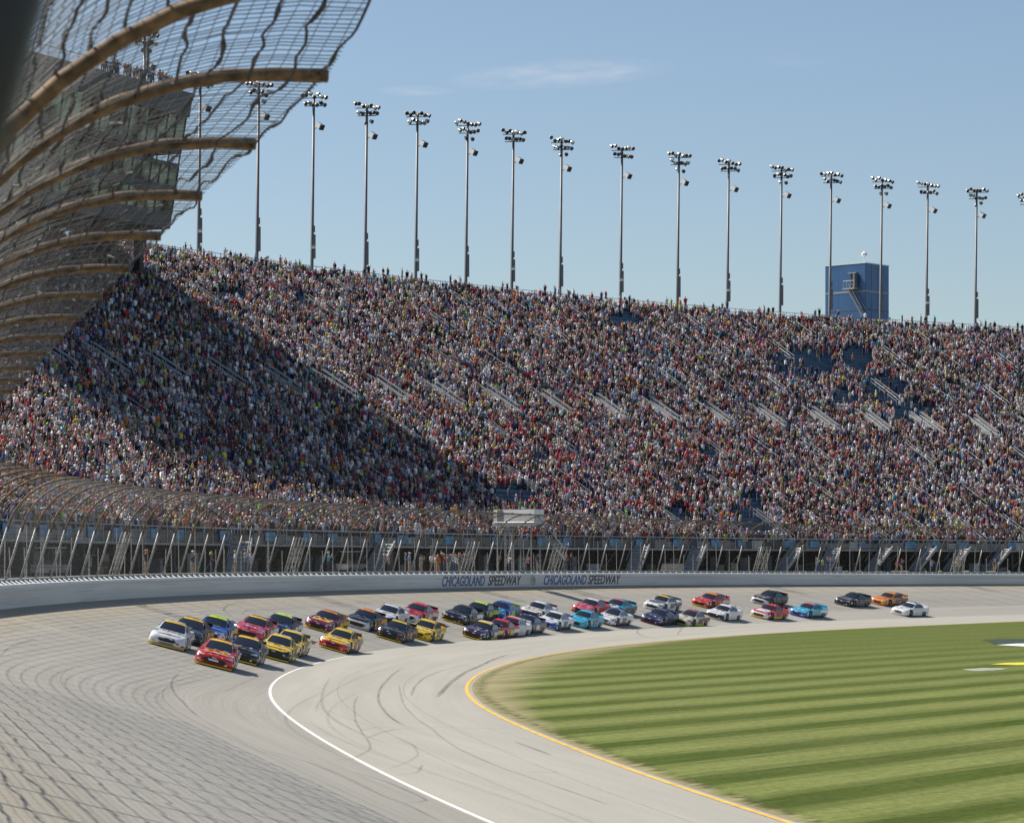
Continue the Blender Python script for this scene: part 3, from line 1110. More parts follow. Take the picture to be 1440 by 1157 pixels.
# stairs from the midway up under the stand (visible as pale slanted slabs)
def stair_mesh():
    m = MB()
    L, Hh = 3.4, 2.7
    for k in range(9):
        m.box((0, -L / 2 + L * k / 9 + 0.2, 0.15 + Hh * k / 9), (1.5, 0.40, 0.10))
    m.add([(-.74, -L / 2, -.05), (.74, -L / 2, -.05), (.74, L / 2, Hh - .15), (-.74, L / 2, Hh - .15), (-.74, -L / 2, .07), (.74, -L / 2, .07), (.74, L / 2, Hh + .02), (-.74, L / 2, Hh + .02)],
          [(3, 2, 1, 0), (4, 5, 6, 7), (0, 1, 5, 4), (2, 3, 7, 6)])
    for sx_ in (-0.78, 0.78):
        q = [(sx_ - .05, -L / 2 - .1, -0.1), (sx_ - .05, -L / 2 - .1, 0.25), (sx_ - .05, L / 2, Hh + .3), (sx_ - .05, L / 2, Hh - .2)]
        m.add(q + [(a + .1, b, c) for a, b, c in q], [(0, 1, 2, 3), (7, 6, 5, 4), (0, 4, 5, 1), (1, 5, 6, 2), (2, 6, 7, 3), (3, 7, 4, 0)])
        m.tube([(sx_, -L / 2, 1.2), (sx_, L / 2, Hh + 1.2)], 0.035, 4)
    return m.mesh('concourse_stair', M['slab'])


stm = stair_mesh()
for u in (333, 530, 895, 975, 1108, 1165, 1234, 1296, 1344, 1402):
    s = s_at_u(u, -7.4, 2.5)
    o = link('concourse_stair', stm, stand, PT(s, -7.2, 4.95).tolist())
    o.rotation_euler = (0, 0, -float(IP(s, H_)) + (0.25 if u % 2 else 0.0))

# aisles: stair treads and hand rails up through the seating
def seat_pt(s, D, dz=0.0):
    k = (D - SD0) / TREAD
    return PT(s, -D, SZ0 + k * RISE + dz)


aisles = [AIS0 + AISD * k for k in range(-15, 15)]
aisles = [a for a in aisles if S_A + 2 < a < S_B - 4]
railsegs = [(8.6, 14.0), (16.5, 21.0), (25.5, 30.5), (42.0, 47.0), (52.0, 56.5), (59.0, 62.0)]
for ai, a in enumerate(aisles):
    # pale steps
    m = MB()
    for r in range(NROW):
        D = SD0 + r * TREAD
        z = SZ0 + r * RISE
        p0, p1, p2, p3 = PT(a - .55, -(D + .02), z + .24), PT(a + .55, -(D + .02), z + .24), PT(a + .55, -(D + .42), z + .24), PT(a - .55, -(D + .42), z + .24)
        q0, q1 = PT(a - .55, -(D + .02), z), PT(a + .55, -(D + .02), z)
        m.add([p0, p1, p2, p3, q0, q1], [(0, 1, 2, 3), (0, 4, 5, 1)])
    m.build('aisle_steps', M['slab'], stand)
    # vomitory: the wide stair with paired rails half way up
    m = MB()
    for off in (-1.15, -0.75, 0.75, 1.15):
        for hz in (0.55, 1.05):
            m.tube([seat_pt(a + off, 34.2, hz), seat_pt(a + off, 38.7, hz)], 0.045, 4)
        for D in (34.2, 35.7, 37.2, 38.7):
            m.tube([seat_pt(a + off, D, 0), seat_pt(a + off, D, 1.07)], 0.035, 4)
    m.build('vomitory_rail', M['rail'], stand)
    m = MB()
    m.add([seat_pt(a - .7, 34.2, .30), seat_pt(a + .7, 34.2, .30), seat_pt(a + .7, 38.8, .30), seat_pt(a - .7, 38.8, .30)], [(0, 1, 2, 3)])
    for off in (-0.95, 0.95):
        q = [seat_pt(a + off - .06, 34.2, -.1), seat_pt(a + off - .06, 38.8, -.1), seat_pt(a + off - .06, 38.8, .62), seat_pt(a + off - .06, 34.2, .62)]
        q2 = [seat_pt(a + off + .06, 34.2, -.1), seat_pt(a + off + .06, 38.8, -.1), seat_pt(a + off + .06, 38.8, .62), seat_pt(a + off + .06, 34.2, .62)]
        m.add(q + q2, [(0, 1, 2, 3), (7, 6, 5, 4), (3, 2, 6, 7), (0, 3, 7, 4), (1, 5, 6, 2)])
    m.build('vomitory_stair', M['slab'], stand)
    for si, (d0, d1) in enumerate(railsegs):
        if (ai * 5 + si * 3) % 4 == 0 and si:
            continue
        m = MB()
        for off in ((-.35, .35) if (ai + si) % 2 or si == 0 else (0.0,)):
            for hz in (0.65, 1.15):
                m.tube([seat_pt(a + off, d0, hz), seat_pt(a + off, d1, hz)], 0.035, 4)
            for D in np.linspace(d0, d1, 4):
                m.tube([seat_pt(a + off, D, 0), seat_pt(a + off, D, 1.17)], 0.03, 4)
        m.build('aisle_rail', M['rail'], stand)
# rail along the top rim
for zz in (0.9, 1.5, 2.0):
    ss_ = np.arange(S_A + 1, S_B - 1, 4.0)
    MB().tube(PT(ss_, np.full(len(ss_), -(STOP + 2.8)), ZTOP - RISE + zz), 0.035, 4).build('rim_rail', M['pole'], stand)
rpm = MB().box((0, 0, 0), (0.07, 0.07, 2.1)).mesh('rim_post', M['pole'])
for s in np.arange(S_A + 1, S_B - 1, 2.4):
    if proj(PT(s, -(STOP + 2.8), ZTOP))[0] > 180:
        link('rim_post', rpm, stand, PT(s, -(STOP + 2.8), ZTOP - RISE + 1.0).tolist())

# ------------------------------------------------------------------ press box on legs over the top of the stand
PB_A = R(27.5)
ud = np.array([-math.sin(PB_A), -math.cos(PB_A), 0.0])      # toward the near (left) end
od = np.array([-math.cos(PB_A), math.sin(PB_A), 0.0])       # away from the track
zu = np.array([0, 0, 1.0])
d_c = 310.0
C0 = np.array([(268 - 720) / 4000 * d_c, d_c, 6 + (790 - 132) / 4000 * d_c])    # right-hand top corner of the roof edge
Ztop = C0[2]
Zbot = Ztop - 14.6
LEN, DEP = 62.0, 13.0
LEAN = 2.7 / 14.6     # the glass front slopes back toward its foot
pbx = empty('press_box', C0.tolist(), label='long grey glass fronted press box on columns above the top rows at left', cat='press box')


def pb(a, o_, z):
    """a along the front from the right-hand corner, o_ back from the roof line, z absolute (front leans back below)"""
    return np.array([0, 0, 0.0]) + ud * a + od * o_ + zu * (z - Ztop)


def pb_front(a, z, out=0.0):
    return pb(a, (Ztop - z) * LEAN - out, z)


def pb_prism(name, a0, a1, z0, z1, o0, o1, m, parent=pbx, out=0.0):
    """slab with a front following the leaning glass line"""
    f = lambda z: (Ztop - z) * LEAN - out
    v = []
    for a in (a0, a1):
        for z in (z0, z1):
            v += [pb(a, f(z) + o0, z), pb(a, f(z) + o1, z)]
    return MB().add(v, [(0, 1, 3, 2), (4, 6, 7, 5), (0, 4, 5, 1), (2, 3, 7, 6), (0, 2, 6, 4), (1, 5, 7, 3)]).build(name, m, parent)


pb_prism('roof_fascia', 0, LEN, Ztop - 2.6, Ztop, 0.0, DEP, M['box_grey'], out=0.35)
levels = [(Ztop - 2.6, Ztop - 6.0), (Ztop - 8.0, Ztop - 10.0), (Ztop - 10.8, Ztop - 12.9)]
floors = [(Ztop - 6.0, Ztop - 6.5), (Ztop - 7.6, Ztop - 8.0), (Ztop - 10.0, Ztop - 10.8), (Ztop - 12.9, Zbot)]
for z1, z0 in floors:
    pb_prism('floor_slab', 0.1, LEN, z0, z1, -0.05, DEP - 2.5, M['box_grey'])
# core wall and right end
pb_prism('core_wall', 0.6, LEN - .5, Zbot + .1, Ztop - 2.7, 3.2, DEP - 3.0, M['dark'])
gp_cache = {}
for li, (z1, z0) in enumerate(levels):
    na = int(36 / 1.7)
    for k in range(na):
        a0 = 0.25 + k * 1.7
        v = [pb_front(a0, z0), pb_front(a0 + 1.55, z0), pb_front(a0 + 1.55, z1), pb_front(a0, z1)]
        v += [q + od * 0.05 for q in v]
        MB().add(v, [(3, 2, 1, 0), (4, 5, 6, 7), (0, 1, 5, 4), (1, 2, 6, 5), (2, 3, 7, 6), (3, 0, 4, 7)]).build('window_pane', M['glass'], pbx)
        MB().tube([pb_front(a0 - .075, z0, .06), pb_front(a0 - .075, z1, .06)], 0.07, 4).build('mullion', M['mullion'], pbx)
    v = [pb_front(0.12, z0), pb_front(0.12, z1), pb(0.12, (Ztop - z1) * LEAN + DEP - 3.2, z1), pb(0.12, (Ztop - z0) * LEAN + DEP - 3.2, z0)]
    v += [q + ud * 0.06 for q in v]
    MB().add(v, [(3, 2, 1, 0), (4, 5, 6, 7), (0, 1, 5, 4), (1, 2, 6, 5), (2, 3, 7, 6), (3, 0, 4, 7)]).build('end_window', M['glass'], pbx)
# open suite terrace between slabs: rail and posts
for a in np.arange(0.3, 36, 2.1):
    MB().tube([pb_front(a, Ztop - 8.0, .05), pb_front(a, Ztop - 6.0, .05)], 0.08, 4).build('terrace_post', M['mullion'], pbx)
MB().tube([pb_front(0.1, Ztop - 6.9, .08), pb_front(LEN, Ztop - 6.9, .08)], 0.05, 4).build('terrace_rail', M['rail'], pbx)
for a in (3.2, 8.6, 14.0, 20.5, 27, 34, 42, 50, 58):
    zf = 4.9
    MB().box(pb(a, 4.6, (Zbot + zf) / 2), (0.75, 0.75, Zbot - zf), Matrix.Rotation(-PB_A, 3, 'Z')).build('column', M['dark'], pbx)
for a in (1.2, 11.2, 24.0, 38.0):
    MB().box(pb(a, 9.6, (Zbot + 5) / 2), (0.6, 0.6, Zbot - 5), Matrix.Rotation(-PB_A, 3, 'Z')).build('column', M['dark'], pbx)
MB().tube([pb(0.2, -.2, Ztop + 1.05), pb(LEN, -.2, Ztop + 1.05)], 0.04, 4).build('roof_rail', M['pole'], pbx)
# diagonal bracing and ducts seen under and beside the terraces
brm = MB()
for k in range(9):
    a = 6 + k * 3.3
    brm.tube([pb_front(a, Ztop - 10.8, -0.6), pb_front(a + 3.3, Ztop - 8.2, -.6)], 0.12, 4)
    brm.tube([pb_front(a, Zbot, -0.4), pb_front(a + 2.4, Zbot + 2.4, -.4)], 0.10, 4)
brm.build('bracing', M['steel'], pbx)

# ------------------------------------------------------------------ lighting poles
lp_px = [(197, 47), (276, 105), (358, 113), (436, 128), (511, 142), (582, 154), (653, 167), (717, 181), (785, 194), (870, 204), (950, 214), (1021, 224), (1095, 234),
         (1165, 241), (1236, 250), (1301, 258), (1370, 267), (1441, 277)]
DPOLE = STOP + 5.0


def lamp_mesh():
    m = MB()
    pts = [(0, 0, -0.02), (0, -0.25, 0.0), (0, -0.46, 0.03)]
    m.tube([(0, 0.25, 0), (0, 0.12, 0), (0, -0.22, 0)], [0.12, 0.24, 0.36], 8)
    return m.mesh('floodlight', M['lamp'], False)


flood = MB()
flood.tube([(0, 0.28, 0), (0, 0.14, 0), (0, -0.22, 0)], [0.10, 0.20, 0.29], 8)
flood.tube([(0, -0.222, 0), (0, -0.24, 0)], [0.275, 0.275], 8, mi=1)
flood_me = flood.mesh('floodlight', [M['lamp'], M['lampface']])


def pole_base(u):
    ss = np.arange(180, 470, 0.1)
    uu, _ = proj(PT(ss, -DPOLE, 10.0))
    return float(ss[np.argmin(abs(uu - u))])


pole_proto = []
for pi, (u, v) in enumerate(lp_px):
    s = pole_base(u - 2.5)
    P = PT(s, -DPOLE, 4.9)
    ztop = 6 + (790 - v) / 4000 * P[1]
    ztop = ztop if pi in (0,) else 0.5 * ztop + 0.5 * 64.0
    n = pi + 1
    near = {0: 'rising above the press box roof at the left', 1: 'just right of the press box, crossing fence arms', 13: 'standing at the left edge of the blue tower',
            14: 'crossing the front of the blue tower', 15: 'first one right of the blue tower', 16: 'second one right of the blue tower',
            17: 'cut off by the right edge of the photograph'}.get(pi)
    if near is None:
        near = 'rising behind the top row, %s from the press box' % ['', '', 'second', 'third', 'fourth', 'fifth', 'sixth', 'seventh', 'eighth', 'ninth', 'tenth', 'eleventh', 'twelfth'][pi]
    lp = empty('floodlight_pole', P.tolist(), label='tall grey floodlight pole ' + near, cat='light pole', group='floodlight poles behind the grandstand')
    h = float(IP(s, H_))
    rotz = Matrix.Rotation(-0.12, 4, 'Z')
    Lh = ztop - 4.9
    lean = 0.012
    top = Vector((lean * Lh, 0, Lh))
    MB().tube([(0, 0, 0), (lean * Lh * .5, 0, Lh * .5), top], [0.31, 0.24, 0.16], 8).build('pole', M['pole'], lp, True)
    # cross arms face the track; floodlights in two tiers and a few below
    R3 = rotz.to_3x3()
    head = link('lamp_head', MB().tube([top + R3 @ Vector((-1.5, 0, -0.35)), top + R3 @ Vector((1.5, 0, -0.35))], 0.06, 4)
                .tube([top + R3 @ Vector((-1.2, 0, -1.35)), top + R3 @ Vector((1.2, 0, -1.35))], 0.06, 4)
                .tube([top + Vector((0, 0, -.1)), top + Vector((0, 0, -2.4))], 0.13, 6).mesh('lamp_head', M['pole']), lp)
    k = 0
    rows = [(0.0, np.linspace(-1.5, 1.5, 7)), (-1.0, np.linspace(-1.05, 1.3, 6))] + ([(-2.1, np.linspace(-.2, .6, 2))] if pi % 2 == 0 else [])
    for zz, xs in rows:
        for x in xs:
            o = link('floodlight', flood_me, head)
            aim = rotz @ Matrix.Rotation(R(-90) + R(float(rng.uniform(-38, 38))), 4, 'Z') @ Matrix.Rotation(R(38), 4, 'X')
            aim = Matrix.Rotation(-h - R(0) + R(float(rng.uniform(-35, 35))) + R(90), 4, 'Z') @ Matrix.Rotation(R(28), 4, 'X')
            o.matrix_local = Matrix.Translation(top + R3 @ Vector((x, float(rng.uniform(-.5, .2)), zz - .13 * x + float(rng.uniform(-.22, .22))))) @ aim
    # loudspeaker
    sp = MB()
    ry = Matrix.Rotation(R(-42), 3, 'Z') @ Matrix.Rotation(R(32), 3, 'Y')
    cpt = top + Vector((0.75, -.4, -3.9))
    sp.box(cpt, (0.8, 0.62, 0.62), ry)
    sp.tube([top + Vector((0, 0, -4.3)), cpt], 0.06, 4)
    sp.box(cpt + ry @ Vector((0.48, 0, 0)), (0.18, 0.68, 0.68), ry, mi=1)
    sp.build('loudspeaker', [M['white'], M['black']], lp)
    # control cabinets low on the shaft
    zc = ZTOP + 4.2 - 4.9
    MB().box((lean * zc + 0.27, -0.1, zc), (0.36, 0.4, 3.0)).box((lean * zc + .24, -.1, zc + 2.2), (.28, .3, .8)).build('cabinet', M['pole'], lp)
    if pi % 2 == 0 or pi in (13,):
        zz = Lh * (0.62 + 0.01 * (pi % 3))
        m = MB().tube([(lean * zz, 0, zz - .5), (lean * zz + 0.9, -.3, zz)], 0.05, 4)
        m.box((lean * zz + 1.25, -.3, zz + 0.15), (0.6, 0.4, 0.28), Matrix.Rotation(R(-30), 3, 'Y'))
        m.build('side_lamp', M['lamp'], lp)
    else:
        m = MB().box((lean * 2 + .65, -.4, zc + float(rng.uniform(-.5, .4))), (0.6, 0.35, 0.3))
        m.build('side_lamp', M['white'], lp)

# ------------------------------------------------------------------ blue tower behind the stand
tw_s = [q for q in np.arange(300, 455, 0.2) if proj(PT(q, -(STOP + 11.0), 5.0))[0] > 1217][0]
tw_d = float(PT(tw_s, -(STOP + 11.0), 5.0)[1])
zt = 6 + (790 - 370) / 4000 * tw_d
tc_ = np.array([(1217 - 720) / 4000 * tw_d, tw_d, 0.0])
tw = empty('stair_tower', (tc_[0], tc_[1], 4.9), label='square blue panelled tower with outside stair rising behind the top rows at right', cat='tower')
# left (sunlit) face direction and right face direction
la = np.array([-math.cos(R(42)), math.sin(R(42)), 0])
ra_ = np.array([math.cos(R(48)), math.sin(R(48)), 0])
LA, LB = 7.6, 6.3
hz = zt - 4.9


def tp(a, b, z):
    return la * a + ra_ * b + zu * z


def tbox(name, a0, a1, b0, b1, z0, z1, m, parent=tw):
    v = [tp(a, b, z) for a in (a0, a1) for b in (b0, b1) for z in (z0, z1)]
    return MB().add(v, [(0, 1, 3, 2), (4, 6, 7, 5), (0, 4, 5, 1), (2, 3, 7, 6), (0, 2, 6, 4), (1, 5, 7, 3)]).build(name, m, parent)


tbox('core', 0.05, LA - .05, 0.05, LB - .05, 0, hz - .1, M['dark'])
zj = hz - 4.3
for (z0, z1) in ((0, zj - 0.12), (zj + 0.12, hz)):
    for k in range(3):
        a0 = LA * k / 3
        tbox('wall_panel', a0 + .01, a0 + LA / 3 - .01, -0.03, 0.05, z0, z1, M['tower_blue'])
    for k in range(4):
        b0 = LB * k / 4
        tbox('wall_panel', -0.03, 0.05, b0 + .05, b0 + LB / 4 - .01, z0, z1, M['tower_blue'])
tbox('floor_band', -0.06, LA, -0.07, LB, zj - .12, zj + .12, M['slab'])
tbox('floor_band', -0.06, LA, -0.07, LB, zj - 2.9, zj - 2.75, M['box_grey'])
tbox('roof', -.1, LA + .1, -.1, LB + .1, hz, hz + 0.12, M['white'])
dr = tbox('doorway', 1.7, 2.7, -0.08, 0.0, zj + 0.6, zj + 2.7, M['black'])
tbox('door', 1.4, 1.75, -0.9, -0.1, zj + 0.6, zj + 2.7, M['fascia'])
tbox('door_hood', 1.4, 2.9, -0.6, -0.05, zj + 2.8, zj + 2.95, M['slab'])
tbox('landing', 1.2, 3.4, -1.3, -0.05, zj + 0.3, zj + 0.5, M['rail'])
m = MB()
for a in (1.3, 2.0, 2.7, 3.3):
    m.tube([tp(a, -1.25, zj + .5), tp(a, -1.25, zj + 1.6)], .035, 4)
m.tube([tp(1.3, -1.25, zj + 1.6), tp(3.3, -1.25, zj + 1.6)], .04, 4)
m.tube([tp(3.3, -1.25, zj + 1.6), tp(3.3, -.1, zj + 1.6)], .04, 4)
m.build('landing_rail', M['rail'], tw)
m = MB()
n = 16
for k in range(n):
    a = 1.9 - 2.6 * k / n
    m.box(tp(a + .7, -0.75, zj + .3 - 4.0 * k / n), (0.3, 0.8, 0.06))
for b in (-1.2, -.35):
    m.tube([tp(2.5, b, zj + .3), tp(-.2, b, zj - 3.9)], 0.11, 4)
    m.tube([tp(2.5, b, zj + 1.4), tp(-.2, b, zj - 2.8)], 0.05, 4)
m.build('outside_stair', M['rail'], tw)
m = MB().tube([tp(.9, 1.0, hz), tp(.9, 1.0, hz + 1.3)], 0.06, 6)
m.tube([tp(.9, 1, hz + 1.1), tp(.9, 1, hz + 1.3), tp(.9, 1, hz + 1.65), tp(.9, 1, hz + 1.9)], [.25, .48, .45, .15], 8)
m.build('antenna_dome', M['white'], tw)

# ------------------------------------------------------------------ flag stand
fs = s_at_u(733, -0.6, 3.0)
fh = float(IP(fs, H_))
bz = float(IP(fs, B_))
fst = empty('flag_stand', PT(fs, -0.9, bz + 1.507).tolist(), label='white boxed flag stand platform on steel legs standing behind the fence', cat='flag stand')
fst.rotation_euler = (0, 0, -R(35))
zt_ = 6 + (790 - 716) / 4000 * fst.location[1] - fst.location[2]
W2 = 2.35
MB().box((0, -0.7, zt_ - 0.75), (2 * W2, 0.08, 1.45)).build('front_panel', M['white'], fst)
MB().box((W2 - .04, 0.1, zt_ - 0.75), (0.08, 1.5, 1.45)).build('side_panel', M['white'], fst)
MB().box((-W2 + .04, 0.1, zt_ - 0.75), (0.08, 1.5, 1.45)).build('side_panel', M['white'], fst)
MB().box((0, .1, zt_ - 1.55), (2 * W2 + .3, 1.8, 0.14)).build('floor', M['slab'], fst)
MB().box((-W2 + .75, -.76, zt_ - .7), (0.6, 0.05, 1.3)).build('grey_panel', M['fascia'], fst)
lg = MB().tube([(0, 0, 0), (0, 0, zt_ - 1.5)], 0.07, 6).mesh('leg', M['steel'])
for x in (-2.0, -1.1, -.3, 1.9):
    for y in (-.6, .8):
        link('leg', lg, fst, (x, y, 0))
for x in (-2.0, -1.1):
    MB().tube([(x, -.6, .1), (x + .9, -.6, zt_ - 1.7)], 0.04, 5).build('brace', M['steel'], fst)
MB().tube([(-W2, -.78, zt_ - 1.25), (W2, -.78, zt_ - 1.25)], 0.05, 5).build('trim_rail', M['steel'], fst)
st = MB()
for k in range(12):
    st.box((2.4 + 0.26 * k, .2, zt_ - 1.7 - 0.27 * k), (0.28, 0.8, 0.05))
st.tube([(2.3, -.2, zt_ - .6), (2.4 + 3.1, -.2, zt_ - .6 - 3.2)], 0.05, 5)
st.tube([(2.3, -.2, zt_ - 1.6), (2.4 + 3.1, -.2, zt_ - 1.6 - 3.2)], 0.07, 5)
st.build('ladder_stair', M['steel'], fst)

# ------------------------------------------------------------------ painted emblem on the infield grass at the right edge
def grass_patch(name, pxs, m, z):
    v = []
    for u, vv in pxs:
        d = 4000 * 6.0 / (vv - 790)
        v.append(((u - 720) / 4000 * d, d, z))
    o = MB().add(v, [tuple(range(len(v)))]).build(name, m)
    return tag(o, kind='structure')


gp_dark = mat('dark_green_turf_paint', (0.02, 0.04, 0.025), 0.9, 0, 0.5, 0.8)
gp_yel = mat('yellow_turf_paint', (0.62, 0.55, 0.03), 0.9, 0, 0.2, 0.8)
gp_wh = mat('white_turf_paint', (0.72, 0.72, 0.68), 0.9, 0, 0.12, 0.8)
gp_pale = mat('faded_turf_paint', (0.30, 0.31, 0.24), 0.9, 0, 0.4, 0.8)
grass_patch('turf_emblem_dark', [(1380, 900.5), (1405, 899), (1500, 898), (1500, 904), (1440, 904.5), (1398, 906.5), (1390, 902)][::-1], gp_dark, 0.050)
grass_patch('turf_emblem_white', [(1402, 907.6), (1430, 905.6), (1500, 905.5), (1500, 910.5), (1440, 909.6)][::-1], gp_wh, 0.060)
grass_patch('turf_emblem_yellow', [(1392, 935), (1415, 932.8), (1500, 930.5), (1500, 934.5), (1430, 936)][::-1], gp_yel, 0.056)
grass_patch('turf_emblem_pale', [(1352, 942), (1380, 940), (1420, 940.5), (1400, 943.5), (1370, 944.5)][::-1], gp_pale, 0.053)

# ------------------------------------------------------------------ race cars
def boolean_wells(me):
    ob = link('tmp_body', me)
    cut = []
    for y in (1.40, -1.40):
        for x in (-0.9, 0.9):
            bm = bmesh.new()
            bmesh.ops.create_cone(bm, cap_ends=True, segments=20, radius1=0.415, radius2=0.415, depth=0.62,
                                  matrix=Matrix.Translation((x, y, 0.37)) @ Matrix.Rotation(R(90), 4, 'Y'))
            m2 = bpy.data.meshes.new('tmp_c')
            bm.to_mesh(m2)
            bm.free()
            c = link('tmp_c', m2)
            cut.append(c)
            md = ob.modifiers.new('b', 'BOOLEAN')
            md.operation = 'DIFFERENCE'
            md.solver = 'EXACT'
            md.object = c
    dg = bpy.context.evaluated_depsgraph_get()
    out = bpy.data.meshes.new_from_object(ob.evaluated_get(dg))
    for c in cut + [ob]:
        bpy.data.objects.remove(c)
    return out


def loft(stations, profile_fn, name, mats, cap=True, smooth_=True):
    rows = [profile_fn(*st) for st in stations]
    n = len(rows[0])
    m = MB()
    v = [q for r in rows for q in r]
    f = []
    for i in range(len(rows) - 1):
        for k in range(n):
            k2 = (k + 1) % n
            f.append((i * n + k, i * n + k2, (i + 1) * n + k2, (i + 1) * n + k))
    if cap:
        f.append(tuple(range(n))[::-1])
        f.append(tuple((len(rows) - 1) * n + k for k in range(n)))
    m.add(v, f)
    return m.mesh(name, mats, smooth_)


def body_prof(y, wb, wm, wsh, zb, zsh, zt_c):
    half = [(wb, zb), (wm, zb + 0.14), (wm + .005, (zb + zsh) * .55), (wm - .02, zsh - .10), (wsh, zsh), (wsh * .72, zt_c - .01), (wsh * .35, zt_c)]
    r = [(x, y, z) for x, z in half]
    l = [(-x, y, z) for x, z in half[::-1]]
    return r + [(0, y, zt_c + .003)] + l + [(0, y, zb)]


BST = [(2.50, .50, .56, .48, .22, .47, .50), (2.46, .74, .80, .66, .15, .53, .57), (2.34, .90, .93, .78, .13, .59, .635), (2.1, .96, .97, .86, .12, .65, .70),
       (1.82, .98, .99, .90, .12, .71, .75), (1.40, .98, 1.0, .91, .12, .76, .79), (0.98, .98, .985, .90, .12, .79, .82), (0.4, .98, .985, .90, .11, .84, .84),
       (-.5, .98, .985, .90, .11, .87, .87), (-.98, .98, .99, .90, .11, .885, .89), (-1.4, .98, 1.0, .92, .12, .905, .92), (-1.85, .98, .99, .92, .14, .92, .95),
       (-2.2, .96, .97, .90, .17, .925, .97), (-2.42, .92, .94, .87, .20, .92, .975), (-2.48, .86, .90, .84, .24, .88, .95)]
body_me = boolean_wells(loft(BST, body_prof, 'body', M['paint']))
body_me.name = 'body'
body_me.materials.clear()
body_me.materials.append(M['paint'])
for p_ in body_me.polygons:
    p_.use_smooth = True
    p_.material_index = 0
try:
    body_me.set_sharp_from_angle(angle=R(38))
except Exception:
    pass


def cab_prof(y, wb, wt, z0, z1):
    half = [(wb, z0 - .06), (wb, z0 + .02), (wb * .45 + wt * .55, z0 + (z1 - z0) * .55), (wt + .02, z1 - .05), (wt - .06, z1 - .005), (wt * .5, z1 + .02)]
    return [(x, y, z) for x, z in half] + [(0, y, z1 + .03)] + [(-x, y, z) for x, z in half[::-1]] + [(0, y, z0 - .06)]


cab_me = loft([(0.92, .80, .76, .80, .805), (0.55, .81, .69, .80, 1.01), (0.12, .82, .60, .82, 1.235), (-.05, .82, .585, .84, 1.275), (-.45, .82, .575, .86, 1.30),
               (-.85, .80, .565, .87, 1.275), (-1.25, .77, .58, .88, 1.135), (-1.62, .72, .62, .89, .985), (-1.85, .68, .64, .89, .915)], cab_prof, 'cabin', M['paint'])
try:
    cab_me.set_sharp_from_angle(angle=R(35))
except Exception:
    pass


def plate(pts, name, m, th=0.0):
    """a curved plate given rows of points; rows x cols"""
    P = np.array(pts, float)
    nr, nc = P.shape[:2]
    mbp = MB()
    f = []
    for i in range(nr - 1):
        for j in range(nc - 1):
            f.append((i * nc + j, i * nc + j + 1, (i + 1) * nc + j + 1, (i + 1) * nc + j))
    mbp.add(P.reshape(-1, 3), f)
    return mbp.mesh(name, m, True)


def ws_row(y, w, z, dz=0.0, n=7):
    return [(x, y - 0.04 * abs(x / w) ** 2, z - 0.035 * abs(x / w) ** 2.5) for x in np.linspace(-w, w, n)]


wind_me = plate([ws_row(.905, .69, .865), ws_row(.55, .635, 1.065), ws_row(.20, .565, 1.245), ws_row(.10, .545, 1.295)], 'windshield', M['carglass'])
strip_me = plate([ws_row(.235, .56, 1.246), ws_row(.10, .55, 1.314), ws_row(.04, .54, 1.322)], 'sun_strip', M['decal'])
rearw_me = plate([ws_row(-.93, .50, 1.30), ws_row(-1.25, .52, 1.18), ws_row(-1.62, .56, 1.03), ws_row(-1.80, .58, .965)][::-1], 'rear_window', M['carglass'])
hood_me = plate([[(x, 2.22, .695 + .02 - .03 * abs(x / .6) ** 2) for x in np.linspace(-.56, .56, 5)], [(x, 1.82, .772 - .025 * abs(x / .6) ** 2) for x in np.linspace(-.63, .63, 5)],
                 [(x, 1.4, .812 - .02 * abs(x / .6) ** 2) for x in np.linspace(-.66, .66, 5)], [(x, .99, .842 - .02 * abs(x / .6) ** 2) for x in np.linspace(-.66, .66, 5)]][::-1], 'hood_panel', M['paint'])
roofp_me = plate([[(x, y, z + .042 - .02 * abs(x / .5) ** 2) for x in np.linspace(-.5, .5, 5)] for y, z in ((-.82, 1.283), (-.45, 1.305), (-.06, 1.283))], 'roof_panel', M['paint'])


def side_glass(sx_):
    q = []
    for t_ in (0.0, 1.0):
        row = []
        for y in (0.50, 0.22, -.30, -.78, -1.22):
            zb_, zt2 = .90, {0.50: .97, .22: 1.12, -.30: 1.235, -.78: 1.225, -1.22: 1.09}[y]
            z = zb_ + (zt2 - zb_) * t_
            wb, wt, z0, z1 = .82, .585, .85, 1.29
            f_ = (z - z0) / (z1 - z0)
            x = wb + (wt - wb) * f_ + .030
            row.append((sx_ * x, y, z))
        q.append(row)
    return plate(q if sx_ < 0 else q[::-1], 'side_window', M['carglass'])


sgl, sgr = side_glass(-1), side_glass(1)
def nose_y(x):
    x = abs(x)
    return 2.533 - max(0, x - .50) * .16


grille_me = plate([[(x, nose_y(x) - (.02 if z < .25 else 0), z) for x in np.linspace(-wd_, wd_, 7)] for z, wd_ in ((.19, .70), (.32, .64), (.44, .50))][::-1], 'grille', M['black'])
grille2_me = plate([[(x, nose_y(x) + .004, z) for x in np.linspace(-wd_, wd_, 7)] for z, wd_ in ((.455, .38), (.50, .40))][::-1], 'upper_grille', M['black'])
grille_mouth_me = plate([[(x, nose_y(x) + .002, z) for x in np.linspace(-wd_, wd_, 7)] for z, wd_ in ((.30, .36), (.37, .50), (.45, .42))][::-1], 'grille', M['black'])
nose_me = loft([(2.515, .53, .59, .51, .20, .455, .478), (2.47, .76, .82, .68, .135, .52, .56), (2.35, .915, .945, .80, .12, .575, .60), (2.12, .972, .985, .875, .11, .60, .63)], body_prof, 'bumper', M['paint'])
spl = MB()
tipp = [(x, 2.60 - .22 * abs(x) ** 2.4) for x in np.linspace(-.97, .97, 9)]
